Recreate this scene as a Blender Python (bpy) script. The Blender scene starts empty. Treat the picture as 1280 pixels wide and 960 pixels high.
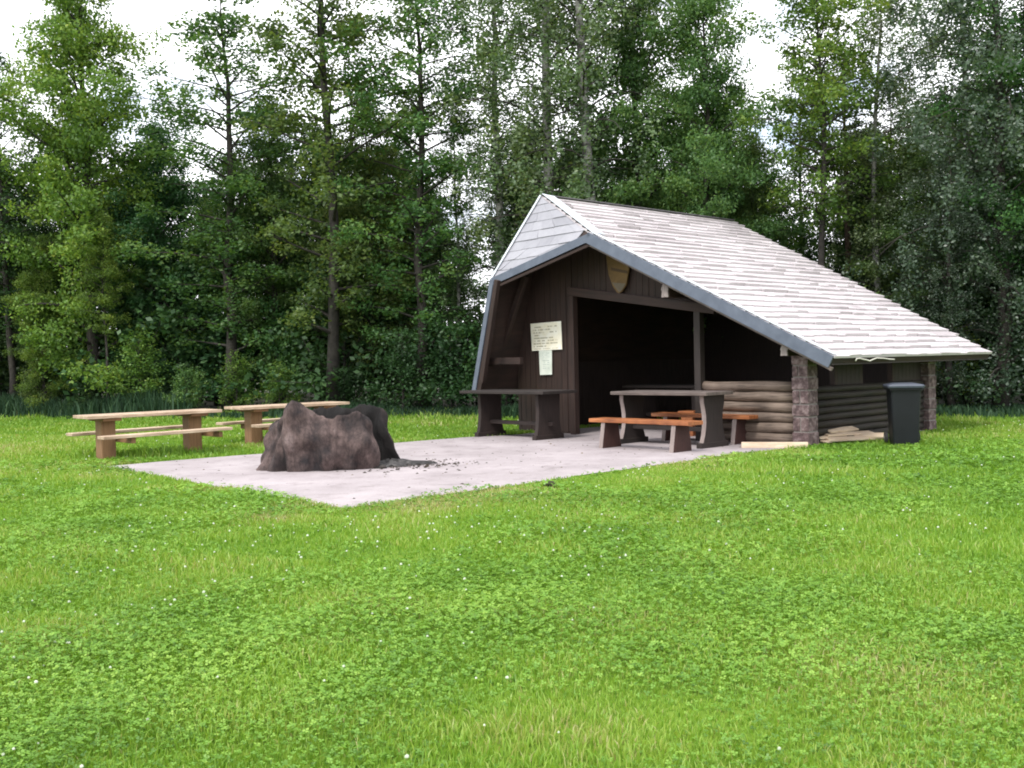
import bpy, math, random
import numpy as np
from mathutils import Vector, Matrix

random.seed(7)
RNG = np.random.default_rng(7)
C = bpy.context.scene.collection
SC = bpy.context.scene

# ------------------------------------------------------------------ camera model
FPX, EYE = 1280.0, 1.45
PITCH, ROLL = math.radians(1.34), math.radians(1.25)

def ray(px, py):
    u, v = (px - 640) / FPX, -(py - 480) / FPX
    c, s = math.cos(ROLL), math.sin(ROLL)
    u, v = c * u + s * v, -s * u + c * v
    c, s = math.cos(PITCH), math.sin(PITCH)
    return Vector((u, c + s * v, -s + c * v))

def gnd(px, py, z=0.0):
    r = ray(px, py)
    return Vector((0, 0, EYE)) + r * ((z - EYE) / r.z)

def onplane(px, py, p0, n):
    r, o = ray(px, py), Vector((0, 0, EYE))
    return o + r * ((p0 - o).dot(n) / r.dot(n))

def at_depth(px, Y):
    """ground point seen in column px of the horizon at distance Y"""
    return Vector(((px - 640) / FPX * Y, Y, 0))

cp, sp, cr, sr = math.cos(PITCH), math.sin(PITCH), math.cos(ROLL), math.sin(ROLL)
fwd = Vector((0, cp, -sp)); up0 = Vector((0, sp, cp)); X0 = Vector((1, 0, 0))
right = X0 * cr - up0 * sr; upv = X0 * sr + up0 * cr
cam_d = bpy.data.cameras.new('camera'); cam = bpy.data.objects.new('camera', cam_d); C.objects.link(cam)
M = Matrix.Identity(4)
for i, v in enumerate((right, upv, -fwd)):
    for j in range(3): M[j][i] = v[j]
M.translation = (0, 0, EYE)
cam.matrix_world = M
cam_d.sensor_width = 36; cam_d.lens = 36 * FPX / 1280; cam_d.clip_end = 2000; cam_d.clip_start = 0.05
SC.camera = cam

# ------------------------------------------------------------------ scene-object helpers
def tag(o, label=None, cat=None, group=None, kind=None):
    if label: o['label'] = label
    if cat: o['category'] = cat
    if group: o['group'] = group
    if kind: o['kind'] = kind
    return o

def empty(name, loc=(0, 0, 0), rz=0.0, label=None, cat=None, group=None):
    o = bpy.data.objects.new(name, None); C.objects.link(o)
    o.location = loc; o.rotation_euler = (0, 0, rz); o.empty_display_size = .2
    return tag(o, label, cat, group)

def copy_tree(o, parent=None):
    c = o.copy(); C.objects.link(c); c.parent = parent
    for ch in list(o.children): copy_tree(ch, c)
    return c

class MB:
    """collects faces with a grain uv, builds one mesh object"""
    def __init__(s): s.v = []; s.f = []; s.uv = []; s.sm = []; s.split = None
    def face(s, pts, uvs=None, smooth=False):
        i = len(s.v); s.v += [tuple(p) for p in pts]; s.f.append(tuple(range(i, i + len(pts))))
        s.uv += uvs if uvs else [(0, 0)] * len(pts); s.sm.append(smooth)
    def grid(s, rows, closed=True, uvf=None, smooth=True, caps=False):
        """rows of equal-length rings; shared vertices"""
        i0 = len(s.v); n = len(rows[0])
        for r in rows: s.v += [tuple(p) for p in r]
        k = n if closed else n - 1
        for a in range(len(rows) - 1):
            for b in range(k):
                b2 = (b + 1) % n
                s.f.append((i0 + a * n + b, i0 + a * n + b2, i0 + (a + 1) * n + b2, i0 + (a + 1) * n + b))
                if uvf:
                    s.uv += [uvf(a, b), uvf(a, b + 1), uvf(a + 1, b + 1), uvf(a + 1, b)]
                else: s.uv += [(0, 0)] * 4
                s.sm.append(smooth)
        if caps:
            for a, rev in ((0, True), (len(rows) - 1, False)):
                idx = [i0 + a * n + b for b in range(n)]
                s.f.append(tuple(reversed(idx)) if rev else tuple(idx))
                s.uv += [(.5 + .1 * math.cos(t), .5 + .1 * math.sin(t)) for t in range(n)]; s.sm.append(False)
    def bar(s, p0, p1, side, w, h, off=None, taper=1.0):
        """box from p0 to p1; side = width direction; uv.x along the bar"""
        p0, p1 = Vector(p0), Vector(p1); ax = (p1 - p0); L = ax.length; ax.normalize()
        side = Vector(side); side = (side - ax * side.dot(ax)).normalized(); up = ax.cross(side)
        o = random.random() * 50 if off is None else off
        def ring(p, k): return [p + side * (a * w / 2 * k) + up * (b * h / 2) for a, b in ((-1, -1), (1, -1), (1, 1), (-1, 1))]
        A, B = ring(p0, 1), ring(p1, taper); acc = 0
        for i in range(4):
            j = (i + 1) % 4; d = (A[j] - A[i]).length
            s.face([A[i], A[j], B[j], B[i]], [(o, o + acc), (o, o + acc + d), (o + L, o + acc + d), (o + L, o + acc)]); acc += d
        s.face(A[::-1], [(o, o), (o, o + .02), (o + .02, o + .02), (o + .02, o)])
        s.face(B, [(o, o), (o, o + .02), (o + .02, o + .02), (o + .02, o)])
    def box(s, c, size, rz=0.0):
        c = Vector(c); a = Vector((math.cos(rz), math.sin(rz), 0)); b = Vector((-math.sin(rz), math.cos(rz), 0))
        if size[2] > max(size[0], size[1]):
            s.bar(c - Vector((0, 0, size[2] / 2)), c + Vector((0, 0, size[2] / 2)), a, size[0], size[1])
        elif size[0] >= size[1]: s.bar(c - a * size[0] / 2, c + a * size[0] / 2, b, size[1], size[2])
        else: s.bar(c - b * size[1] / 2, c + b * size[1] / 2, a, size[0], size[2])
    def prism(s, poly, vec, uvf=None):
        """flat polygon (3d points) extruded by vec"""
        poly = [Vector(p) for p in poly]; vec = Vector(vec); q = [p + vec for p in poly]
        uvf = uvf or (lambda p: (p.z, p.x + p.y))
        s.face(poly, [uvf(p) for p in poly]); s.face(q[::-1], [uvf(p) for p in q[::-1]])
        for i in range(len(poly)):
            j = (i + 1) % len(poly)
            s.face([poly[j], poly[i], q[i], q[j]], [uvf(poly[j]), uvf(poly[i]), uvf(q[i]), uvf(q[j])])
    def tube(s, pts, radii, n=8, caps=True, smooth=True, wob=0.0):
        pts = [Vector(p) for p in pts]; rows = []; ref = Vector((0.3, 0.2, 1)).normalized()
        acc = [0]
        for i in range(1, len(pts)): acc.append(acc[-1] + (pts[i] - pts[i - 1]).length)
        for i, p in enumerate(pts):
            t = (pts[min(i + 1, len(pts) - 1)] - pts[max(i - 1, 0)]).normalized()
            rf = ref if abs(t.dot(ref)) < .95 else Vector((1, 0, 0))
            a = t.cross(rf).normalized(); b = t.cross(a)
            rows.append([p + (a * math.cos(2 * math.pi * k / n) + b * math.sin(2 * math.pi * k / n)) * radii[i] * (1 + random.uniform(-wob, wob)) for k in range(n)])
        o = random.random() * 50
        s.grid(rows, True, lambda a, b: (o + acc[a], o + b / n * 6.28 * radii[a]), smooth, caps)
    def mesh(s, name, m, bevel=0):
        me = bpy.data.meshes.new(name); me.from_pydata(s.v, [], s.f)
        uv = me.uv_layers.new(name='grain'); uv.data.foreach_set('uv', [x for t in s.uv for x in t])
        me.polygons.foreach_set('use_smooth', s.sm); me.materials.append(m)
        if s.split:
            me.materials.append(s.split[1]); me.polygons.foreach_set('material_index', [0 if i < s.split[0] else 1 for i in range(len(s.f))])
        me.validate(); me.update()
        return me
    def build(s, name, m, parent=None, bevel=0.0):
        import bmesh
        me = s.mesh(name, m)
        bm = bmesh.new(); bm.from_mesh(me)
        bmesh.ops.remove_doubles(bm, verts=bm.verts, dist=1e-5); bmesh.ops.recalc_face_normals(bm, faces=bm.faces)
        bm.to_mesh(me); bm.free()
        o = bpy.data.objects.new(name, me); C.objects.link(o); o.parent = parent
        if bevel:
            md = o.modifiers.new('bevel', 'BEVEL'); md.width = bevel; md.segments = 2; md.limit_method = 'ANGLE'
        return o

def np_mesh(name, verts, nper, m, attrs=None):
    """fast mesh of separate polygons given as arrays of face sizes"""
    me = bpy.data.meshes.new(name)
    verts = np.ascontiguousarray(verts, np.float32).reshape(-1, 3)
    idx, sizes = nper
    me.vertices.add(len(verts)); me.vertices.foreach_set('co', verts.ravel())
    me.loops.add(len(idx)); me.loops.foreach_set('vertex_index', idx.astype(np.int32))
    st = np.concatenate(([0], np.cumsum(sizes)[:-1])).astype(np.int32)
    me.polygons.add(len(sizes)); me.polygons.foreach_set('loop_start', st)
    for k, a in (attrs or {}).items():
        at = me.attributes.new(k, 'FLOAT', 'POINT'); at.data.foreach_set('value', a.astype(np.float32))
    me.materials.append(m); me.update(calc_edges=True)
    return me

def link(name, me, parent=None):
    o = bpy.data.objects.new(name, me); C.objects.link(o); o.parent = parent; return o

# ------------------------------------------------------------------ materials
def mat(name):
    m = bpy.data.materials.new(name); m.use_nodes = True; nt = m.node_tree
    return m, nt, nt.nodes['Principled BSDF'], nt.links.new
def node(nt, typ, **kw):
    n = nt.nodes.new(typ)
    for k, v in kw.items():
        if k in n.inputs: n.inputs[k].default_value = v
        else: setattr(n, k, v)
    return n
def ramp(nt, stops):
    n = nt.nodes.new('ShaderNodeValToRGB'); e = n.color_ramp.elements
    while len(e) < len(stops): e.new(.5)
    for el, (p, c) in zip(e, stops): el.position = p; el.color = (*c, 1)
    return n

def wood(name, lo, hi, rough=.75, along=3.0, across=45.0, bump=.4, patch=.35):
    m, nt, b, L = mat(name)
    uv = node(nt, 'ShaderNodeUVMap', uv_map='grain')
    mp = node(nt, 'ShaderNodeMapping'); mp.inputs['Scale'].default_value = (along, across, 1); L(uv.outputs[0], mp.inputs[0])
    n1 = node(nt, 'ShaderNodeTexNoise', Scale=1.0, Detail=6.0, Roughness=.65, Distortion=.6); L(mp.outputs[0], n1.inputs['Vector'])
    tc = node(nt, 'ShaderNodeTexCoord')
    n2 = node(nt, 'ShaderNodeTexNoise', Scale=2.3, Detail=4.0); L(tc.outputs['Object'], n2.inputs['Vector'])
    mx = node(nt, 'ShaderNodeMath', operation='MULTIPLY_ADD'); mx.inputs[1].default_value = patch; L(n2.outputs[0], mx.inputs[0])
    ad = node(nt, 'ShaderNodeMath', operation='SUBTRACT'); ad.inputs[1].default_value = patch / 2; L(n1.outputs[0], ad.inputs[0]); L(ad.outputs[0], mx.inputs[2])
    r = ramp(nt, ((.3, lo), (.72, hi))); L(mx.outputs[0], r.inputs[0]); L(r.outputs[0], b.inputs['Base Color'])
    b.inputs['Roughness'].default_value = rough
    bp = node(nt, 'ShaderNodeBump', Strength=bump, Distance=.006); L(n1.outputs[0], bp.inputs['Height']); L(bp.outputs[0], b.inputs['Normal'])
    return m

def noisy(name, stops, scale=8, detail=6, rough=.8, bump=.3, bdist=.01, metallic=0.0, spec=.5, scale2=None):
    m, nt, b, L = mat(name)
    tc = node(nt, 'ShaderNodeTexCoord')
    n1 = node(nt, 'ShaderNodeTexNoise', Scale=float(scale), Detail=float(detail), Roughness=.6); L(tc.outputs['Object'], n1.inputs['Vector'])
    fac = n1.outputs[0]
    if scale2:
        n2 = node(nt, 'ShaderNodeTexNoise', Scale=float(scale2), Detail=4.0); L(tc.outputs['Object'], n2.inputs['Vector'])
        mm = node(nt, 'ShaderNodeMath', operation='ADD'); L(fac, mm.inputs[0]); L(n2.outputs[0], mm.inputs[1])
        hv = node(nt, 'ShaderNodeMath', operation='MULTIPLY'); hv.inputs[1].default_value = .5; L(mm.outputs[0], hv.inputs[0]); fac = hv.outputs[0]
    r = ramp(nt, stops); L(fac, r.inputs[0]); L(r.outputs[0], b.inputs['Base Color'])
    b.inputs['Roughness'].default_value = rough; b.inputs['Metallic'].default_value = metallic
    b.inputs['Specular IOR Level'].default_value = spec
    if bump:
        bp = node(nt, 'ShaderNodeBump', Strength=bump, Distance=bdist); L(n1.outputs[0], bp.inputs['Height']); L(bp.outputs[0], b.inputs['Normal'])
    return m

def foliage(name, stops, trans=.35, hue_var=.05, val_var=.5, gloss=.08):
    """leaf material: 'tint' attribute picks the leaf colour, each plant has its own cast"""
    m = bpy.data.materials.new(name); m.use_nodes = True; nt = m.node_tree; L = nt.links.new
    for n in list(nt.nodes): nt.nodes.remove(n)
    out = node(nt, 'ShaderNodeOutputMaterial')
    at = node(nt, 'ShaderNodeAttribute', attribute_name='tint')
    r = ramp(nt, stops); L(at.outputs['Fac'], r.inputs[0])
    oi = node(nt, 'ShaderNodeObjectInfo')
    hs = node(nt, 'ShaderNodeHueSaturation')
    a = node(nt, 'ShaderNodeMapRange'); a.inputs[3].default_value = .5 - hue_var * .35; a.inputs[4].default_value = .5 + hue_var; L(oi.outputs['Random'], a.inputs[0])
    w = node(nt, 'ShaderNodeMath', operation='MULTIPLY'); w.inputs[1].default_value = 7.31; L(oi.outputs['Random'], w.inputs[0])
    fr = node(nt, 'ShaderNodeMath', operation='FRACT'); L(w.outputs[0], fr.inputs[0])
    v = node(nt, 'ShaderNodeMapRange'); v.inputs[3].default_value = 1 - val_var / 2; v.inputs[4].default_value = 1 + val_var / 2; L(fr.outputs[0], v.inputs[0])
    L(a.outputs[0], hs.inputs['Hue']); L(v.outputs[0], hs.inputs['Value']); L(r.outputs[0], hs.inputs['Color'])
    d = node(nt, 'ShaderNodeBsdfDiffuse'); t = node(nt, 'ShaderNodeBsdfTranslucent'); g = node(nt, 'ShaderNodeBsdfGlossy', Roughness=.45)
    L(hs.outputs[0], d.inputs[0])
    tcol = node(nt, 'ShaderNodeMixRGB', blend_type='MULTIPLY'); tcol.inputs[0].default_value = 1; tcol.inputs[2].default_value = (1.25, 1.15, .55, 1)
    L(hs.outputs[0], tcol.inputs[1]); L(tcol.outputs[0], t.inputs[0])
    m1 = node(nt, 'ShaderNodeMixShader'); m1.inputs[0].default_value = trans; L(d.outputs[0], m1.inputs[1]); L(t.outputs[0], m1.inputs[2])
    m2 = node(nt, 'ShaderNodeMixShader'); m2.inputs[0].default_value = gloss * .25; L(m1.outputs[0], m2.inputs[1]); L(g.outputs[0], m2.inputs[2])
    L(m2.outputs[0], out.inputs[0])
    return m

W = {
 'dark':   wood('dark_stained_wood', (.010, .006, .005), (.034, .020, .017)),
 'board':  wood('brown_board_wood', (.010, .0042, .0030), (.036, .0165, .0118), along=1.5, across=30),
 'weather': wood('weathered_table_wood', (.055, .041, .037), (.16, .128, .115)),
 'tabledark': wood('dark_table_wood', (.009, .006, .005), (.030, .0205, .018)),
 'pale':   wood('pale_pine_wood', (.27, .185, .12), (.58, .45, .335), patch=.8),
 'post':   wood('brown_pine_post', (.13, .065, .030), (.28, .155, .075), along=2),
 'orange': wood('orange_varnished_wood', (.16, .047, .015), (.40, .145, .048), rough=.5, patch=.8),
 'redleg': wood('red_brown_stained_wood', (.020, .006, .0045), (.052, .0175, .013)),
 'edge':   wood('pale_wood_edge', (.15, .115, .105), (.31, .255, .24)),  # leg edge strips, paler than the slab faces
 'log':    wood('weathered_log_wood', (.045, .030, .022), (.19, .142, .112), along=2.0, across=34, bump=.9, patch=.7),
 'logshade': wood('shaded_brown_log_wood', (.006, .004, .0025), (.025, .0165, .010), along=2.0, across=34, bump=.9, patch=.7),  # log wood again, with the side wall's shade put into the colour
 'raw':    wood('raw_sawn_wood', (.44, .32, .22), (.72, .60, .46), patch=.6),
}
FASCIA = noisy('blue_grey_painted_fascia', ((.3, (.070, .085, .120)), (.7, (.105, .125, .168))), 5, 5, .55, .1)
FLASH = noisy('pale_zinc_flashing', ((.3, (.50, .54, .60)), (.7, (.62, .66, .71))), 4, 4, .45, .05)
STONE = noisy('purple_brown_stone_block', ((.32, (.040, .025, .026)), (.5, (.105, .068, .070)), (.68, (.24, .185, .185))), 11, 9, .85, 1.0, .03)
MORTAR = noisy('grey_mortar', ((.3, (.14, .12, .115)), (.7, (.22, .20, .19))), 30, 4, .9, .5)

def shingle_mat(name, stops, seed):
    m, nt, b, L = mat(name)
    gi = node(nt, 'ShaderNodeNewGeometry'); tc = node(nt, 'ShaderNodeTexCoord')
    n1 = node(nt, 'ShaderNodeTexNoise', Scale=9.0, Detail=7.0, Roughness=.7); L(tc.outputs['Object'], n1.inputs['Vector'])
    n2 = node(nt, 'ShaderNodeTexNoise', Scale=.7, Detail=3.0); L(tc.outputs['Object'], n2.inputs['Vector'])
    a = node(nt, 'ShaderNodeMath', operation='MULTIPLY_ADD'); a.inputs[1].default_value = .26; L(gi.outputs['Random Per Island'], a.inputs[0])
    c = node(nt, 'ShaderNodeMath', operation='MULTIPLY'); c.inputs[1].default_value = .35; L(n1.outputs[0], c.inputs[0]); L(c.outputs[0], a.inputs[2])
    e = node(nt, 'ShaderNodeMath', operation='MULTIPLY_ADD'); e.inputs[1].default_value = .35; L(n2.outputs[0], e.inputs[0]); L(a.outputs[0], e.inputs[2])
    r = ramp(nt, stops); L(e.outputs[0], r.inputs[0]); L(r.outputs[0], b.inputs['Base Color']); b.inputs['Roughness'].default_value = .62
    bp = node(nt, 'ShaderNodeBump', Strength=.4, Distance=.01); L(n1.outputs[0], bp.inputs['Height']); L(bp.outputs[0], b.inputs['Normal'])
    return m
SHINGLE = shingle_mat('weathered_grey_shingles', ((.12, (.27, .238, .255)), (.42, (.48, .44, .457)), (.8, (.59, .55, .57))), 1)
SLATE = shingle_mat('lavender_grey_slates', ((.2, (.18, .178, .205)), (.5, (.27, .268, .300)), (.85, (.36, .355, .39))), 2)

# ------------------------------------------------------------------ hut frame
AD = math.radians(47)
d = Vector((math.sin(AD), math.cos(AD), 0)); w = Vector((-math.cos(AD), math.sin(AD), 0)); Z = Vector((0, 0, 1))
P = gnd(1005, 558)
def hp(u, t, z): return P + w * u + d * t + Z * z
FA = math.radians(43)
e25 = Vector((-math.cos(FA), math.sin(FA), 0)); n25 = Vector((math.sin(FA), math.cos(FA), 0))
VP0 = P - n25 * .55
def vg(px, py): return onplane(px, py, VP0, n25)
Ept, Apt, Lpt, Vpt = vg(1041, 447), vg(614, 351), vg(592, 487), vg(632, 240)
Bx = vg(738, 295); tB = (Bx - Ept).dot(Vpt - Ept) / (Vpt - Ept).length_squared; Bpt = Ept + (Vpt - Ept) * tB
tA = (Apt - Lpt).dot(Vpt - Lpt) / (Vpt - Lpt).length_squared; Apt = Lpt + (Vpt - Lpt) * tA
Rpt = Vpt + d * 0.95
Gpt = Vpt + d * 7.35
Fpt = Ept + d * 5.62
L2pt = Lpt + d * 7.5
def uz(p): q = p - P; return q.dot(w), p.z, q.dot(d)
uE, zE, _ = uz(Ept); uV, zV, _ = uz(Vpt); uL, zL, _ = uz(Lpt)
def z_right(u): return zE + (zV - zE) * (u - uE) / (uV - uE)
def z_left(u): return zL + (zV - zL) * (u - uL) / (uV - uL)
def z_roof(u): return z_right(u) if u < uV else z_left(u)
nR = d.cross((Vpt - Ept)).normalized(); nR = nR if nR.z > 0 else -nR
nL = d.cross((Vpt - Lpt)).normalized(); nL = nL if nL.dot(w) > 0 else -nL
nH = (Bpt - Apt).cross(Rpt - Apt).normalized(); nH = nH if nH.y < 0 else -nH

def interval(poly, y):
    xs = []
    for i in range(len(poly)):
        (x0, y0), (x1, y1) = poly[i], poly[(i + 1) % len(poly)]
        if (y0 - y) * (y1 - y) <= 0 and abs(y1 - y0) > 1e-9: xs.append(x0 + (x1 - x0) * (y - y0) / (y1 - y0))
    return (min(xs), max(xs)) if len(xs) > 1 else None

def shingle_field(pts, hdir, n, course, wmin, wmax, thick, jit):
    """courses of separate shingles on the plane polygon pts; hdir horizontal in the plane"""
    hdir = hdir.normalized(); us = n.cross(hdir).normalized(); us = us if us.z > 0 else -us
    O = pts[0]; poly = [((p - O).dot(hdir), (p - O).dot(us)) for p in pts]
    y0 = min(q[1] for q in poly); y1 = max(q[1] for q in poly); mb = MB(); y = y0
    while y < y1 - .02:
        yt = min(y + course * 1.12, y1 - .004)
        ya = y + .004
        lo, hi = interval(poly, ya), interval(poly, yt)
        if not lo or not hi: break
        s = 0.0; W0 = max(lo[1] - lo[0], hi[1] - hi[0]); cuts = [0.0]
        while True:
            s += random.uniform(wmin, wmax)
            if s > W0 - wmin * .6: break
            cuts.append(s / W0)
        cuts.append(1.0)
        for a, b in zip(cuts, cuts[1:]):
            g = .003 / max(W0, .1)
            dy = random.uniform(-jit, jit) if y > y0 + .01 else -.03
            th = thick * random.uniform(.7, 1.35)
            def pt(k, top, lift):
                rng_ = hi if top else lo; yy = (yt if top else ya + dy)
                return O + hdir * (rng_[0] + (rng_[1] - rng_[0]) * k) + us * yy + n * lift
            lowb = .004
            p = [pt(a + g, 0, lowb + th), pt(b - g, 0, lowb + th * random.uniform(.8, 1.2)), pt(b - g, 1, lowb + .004), pt(a + g, 1, lowb + .004)]
            q = [pt(a + g, 0, 0), pt(b - g, 0, 0), pt(b - g, 1, 0), pt(a + g, 1, 0)]
            mb.face(p); mb.face([q[0], q[1], p[1], p[0]]); mb.face([q[1], q[2], p[2], p[1]]); mb.face([q[3], q[0], p[0], p[3]]); mb.face(q[::-1])
        y += course
    return mb

hut = empty('picnic_shelter', hp(2.5, 2, 0), 0, 'dark timber open-fronted picnic shelter with lopsided pale shingle roof and clipped gable', 'shelter')
HI = Matrix.Translation(-Vector(hut.location))
def hb(mb, name, m, parent=None, bevel=0.0, label=None):
    off = Vector(hut.location)
    mb.v = [tuple(Vector(p) - off) for p in mb.v]
    o = mb.build(name, m, parent or hut, bevel)
    if label: o['label'] = label
    return o

# roof decks + shingles
def deck(name, pts, n, mshingle, hdir, course, wmin, wmax, thick, jit, label, dep=.09):
    mb = MB(); mb.prism([p - n * .005 for p in pts], -n * dep, lambda p: ((p - P).dot(d), (p - P).dot(w)))
    o = hb(mb, name, W['board'], label=label)
    s = hb(shingle_field(pts, hdir, n, course, wmin, wmax, thick, jit), 'shingles', mshingle, o)
    return o
deck('roof_slope', [Ept, Fpt, Gpt, Rpt, Bpt], nR, SHINGLE, d, .235, .24, .85, .044, .026, 'broad low-pitched roof slope with pale weathered shingles')
deck('roof_slope', [Lpt, Apt, Rpt, Gpt, L2pt], nL, SHINGLE, d, .235, .22, .62, .02, .02, 'steep narrow roof slope')
hh = Z.cross(nH).normalized()
deck('roof_hip', [Apt, Bpt, Rpt], nH, SLATE, hh, .215, .28, .6, .018, .008, 'small triangular hip of lavender grey slates clipping the gable')

def fascia(a, b, width, th, m, name, n_out, drop_to, out=.02, ext=0.0, label=None):
    a, b = Vector(a), Vector(b); ax = (b - a).normalized()
    dn = (drop_to - drop_to.dot(ax) * ax).normalized()
    a2, b2 = a - ax * ext, b + ax * ext
    mb = MB(); mb.bar(a2 + dn * width / 2 + n_out * out, b2 + dn * width / 2 + n_out * out, dn, width, th)
    return hb(mb, name, m, label=label)
no = -n25
rise = Z * .035
fascia(Bpt + rise, Ept + rise, .185, .035, FASCIA, 'fascia', no, -Z, .03, .03)
fascia(Apt + rise, Bpt + rise, .14, .035, FASCIA, 'fascia', no, -Z, .03, .0)
fascia(Lpt - w * .0, Apt, .11, .035, FASCIA, 'fascia', no, -w, .03, .02)
fascia(Bpt - Z * .15, Ept - Z * .15, .05, .05, W['weather'], 'verge_batten', no, -Z, .0)
fascia(Apt - Z * .135, Bpt - Z * .135, .05, .05, W['board'], 'verge_batten', no, -Z, .0)
fascia(Lpt - w * .11, Apt - w * .11, .12, .04, W['board'], 'verge_batten', no, -w, .0)
# flashings
def strip(a, b, width_dir, n, width, m, name, th=.012, lift=.045):
    mb = MB(); mb.bar(a + n * lift + width_dir * width / 2, b + n * lift + width_dir * width / 2, width_dir, width, th); return hb(mb, name, m)
tR = (Bpt - Rpt).cross(nR).normalized(); tR = tR if tR.dot(d) > 0 else -tR
strip(Rpt, Bpt, tR, nR, .27, FLASH, 'hip_flashing', .012, .062)
tH = (Rpt - Apt).cross(nH).normalized(); tH = tH if tH.dot(Bpt - Apt) > 0 else -tH
strip(Apt, Rpt, tH, nH, .05, FLASH, 'hip_flashing')
tV = (Ept - Bpt).cross(nR).normalized(); tV = tV if tV.dot(d) > 0 else -tV
strip(Bpt, Ept, tV, nR, .09, FLASH, 'verge_flashing', .012, .055)
mb = MB(); mb.bar(Rpt + Z * .03 - w * .02, Gpt + Z * .03 - w * .02, w, .11, .02); hb(mb, 'ridge_cap', noisy('dark_ridge_metal', ((.3, (.09, .085, .09)), (.7, (.15, .14, .15))), 5, 4, .6, .1))
# eave board under the wide slope
mb = MB(); mb.bar(Ept + d * .05 - nR * .085 + w * .03, Fpt - nR * .085 + w * .03, Z, .07, .03); hb(mb, 'eave_board', W['dark'])

# rafters and purlins under the roof
def under(u, depth=.10): return z_roof(u) - depth
for t in (.5, 1.9, 3.3):
    mb = MB(); mb.bar(hp(uE + .35, t, z_right(uE + .35) - .17), hp(uV - .05, t, z_right(uV - .05) - .17), d, .08, .14); hb(mb, 'rafter', W['board'])
    mb = MB(); mb.bar(hp(uL - .12, t, z_left(uL - .12)), hp(uV + .02, t, z_left(uV + .02) - .25), d, .08, .14); hb(mb, 'rafter', W['board'])
PUR_END = wood('pale_purlin_end', (.13, .105, .10), (.28, .24, .23))
def purlin(px, py, t1, size, nm='purlin'):
    """roof beam along the ridge direction whose cut end shows under the verge"""
    q = onplane(px, py, VP0 + n25 * .10, n25); u, z, t = uz(q)
    mb = MB(); mb.bar(hp(u, t, z), hp(u, t1, z), w, size[0], size[1]); o = hb(mb, nm, W['board'], bevel=.008)
    m2 = MB(); c = hp(u, t - .005, z)
    m2.prism([c + w * a * size[0] / 2 + Z * b * size[1] / 2 for a, b in ((-.94, -.96), (-.12, -.96), (0, -.8), (.12, -.96), (.94, -.96), (.8, -.1), (1.02, .15), (.7, .75), (.25, .96), (-.25, .96), (-.7, .75), (-1.02, .15), (-.8, -.1))], -d * .022, lambda p: (p.z * 1.0, (p - P).dot(w)))
    hb(m2, 'purlin_end', PUR_END, o)
purlin(832, 363, 4.0, (.15, .24))
purlin(981, 438, 4.0, (.13, .17))

# front wall (plane t = 0)
def wallpt(px, py, t=0.0): return onplane(px, py, hp(0, t, 0), d)
def uz_px(px, py, t=0.0): return uz(wallpt(px, py, t))[:2]
u_pl, _ = uz_px(716, 460); u_sl, _ = uz_px(648, 460); u_post, _ = uz_px(875, 440)
def boards(u0, u1, z0f, z1f, t, th, name, m, bw=.145, slope=0.0):
    mb = MB(); u = u0; t0 = t
    while u < u1 - .01:
        v = min(u + bw, u1); g = .004; t = t0 + slope * (u - u0)
        a, b = u + g, v - g; off = random.uniform(-.006, .006)
        mb.prism([hp(a, t + off, z0f(a)), hp(b, t + off, z0f(b)), hp(b, t + off, z1f(b)), hp(a, t + off, z1f(a))], d * th, lambda p: (p.z + u * 7, (p - P).dot(w)))
        u = v
    return hb(mb, name, m)
boards(u_pl, u_sl + .02, lambda u: 0.02, lambda u: under(u, .13), 0, .03, 'board_wall', W['board'])
# corner post beside the opening
def post(u, t, z1, name, m, s=.14):
    mb = MB(); mb.bar(hp(u, t, 0), hp(u, t, z1), w, s, s); return hb(mb, name, m, bevel=.008)
hbL = uz_px(714, 366); hbR = uz_px(897, 389)
post(u_pl - .05, -.02, hbL[1] + .05, 'post', W['board'], .13)
post(u_post, -.02, hbR[1] + .16, 'post', W['tabledark'], .13)
# slanted header beam, gable boards above
def zb(u): return hbR[1] + (hbL[1] - hbR[1]) * (u - hbR[0]) / (hbL[0] - hbR[0])
mb = MB(); mb.bar(hp(hbR[0], -.05, zb(hbR[0]) + .03), hp(u_pl + .02, -.05, zb(u_pl) + .03), d, .10, .16); hb(mb, 'header_beam', W['board'], bevel=.008)
boards(hbR[0] + .02, u_pl - .001, lambda u: zb(u) + .02, lambda u: max(under(u, .13), zb(u) + .03), .01, .03, 'gable_panel', W['board'])
# low log wall between post and pier
def logs(p0, p1, z0, z1, n, name, m, rad=None, outdir=None):
    h = (z1 - z0) / n
    for i in range(n):
        r = h / 2 * random.uniform(1.0, 1.08); zz = z0 + h * (i + .5)
        q = [p0.lerp(p1, k / 6) + Z * (zz + random.uniform(-.008, .008)) for k in range(7)]
        mb = MB(); mb.tube(q, [r * random.uniform(.95, 1.05) for _ in q], 12, True, True, .025); hb(mb, name, m)
zt = uz_px(940, 477)[1]
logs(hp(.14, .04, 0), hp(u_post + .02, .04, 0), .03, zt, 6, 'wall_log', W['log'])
# side wall (plane u = 0) of logs with the shade under the eave in their colour, boarded panels between two openings
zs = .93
logs(hp(-.03, .22, 0), hp(-.03, 3.95, 0), .03, zs, 8, 'wall_log', W['logshade'])
def side_panel(t0, t1, z0, z1):
    mb = MB(); t = t0
    while t < t1 - .01:
        v = min(t + .14, t1); mb.box(hp(-.02, (t + v) / 2, (z0 + z1) / 2), (.024, v - t - .006, z1 - z0), math.atan2(w.y, w.x) ); t = v
    hb(mb, 'side_panel', W['dark'])
side_panel(1.0, 1.75, zs, z_right(0) - .10); side_panel(2.95, 3.95, zs, z_right(0) - .10)
for t in (.97, 1.78, 2.92): post(0.02, t, z_right(0) - .10, 'post', W['board'], .10)
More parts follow.
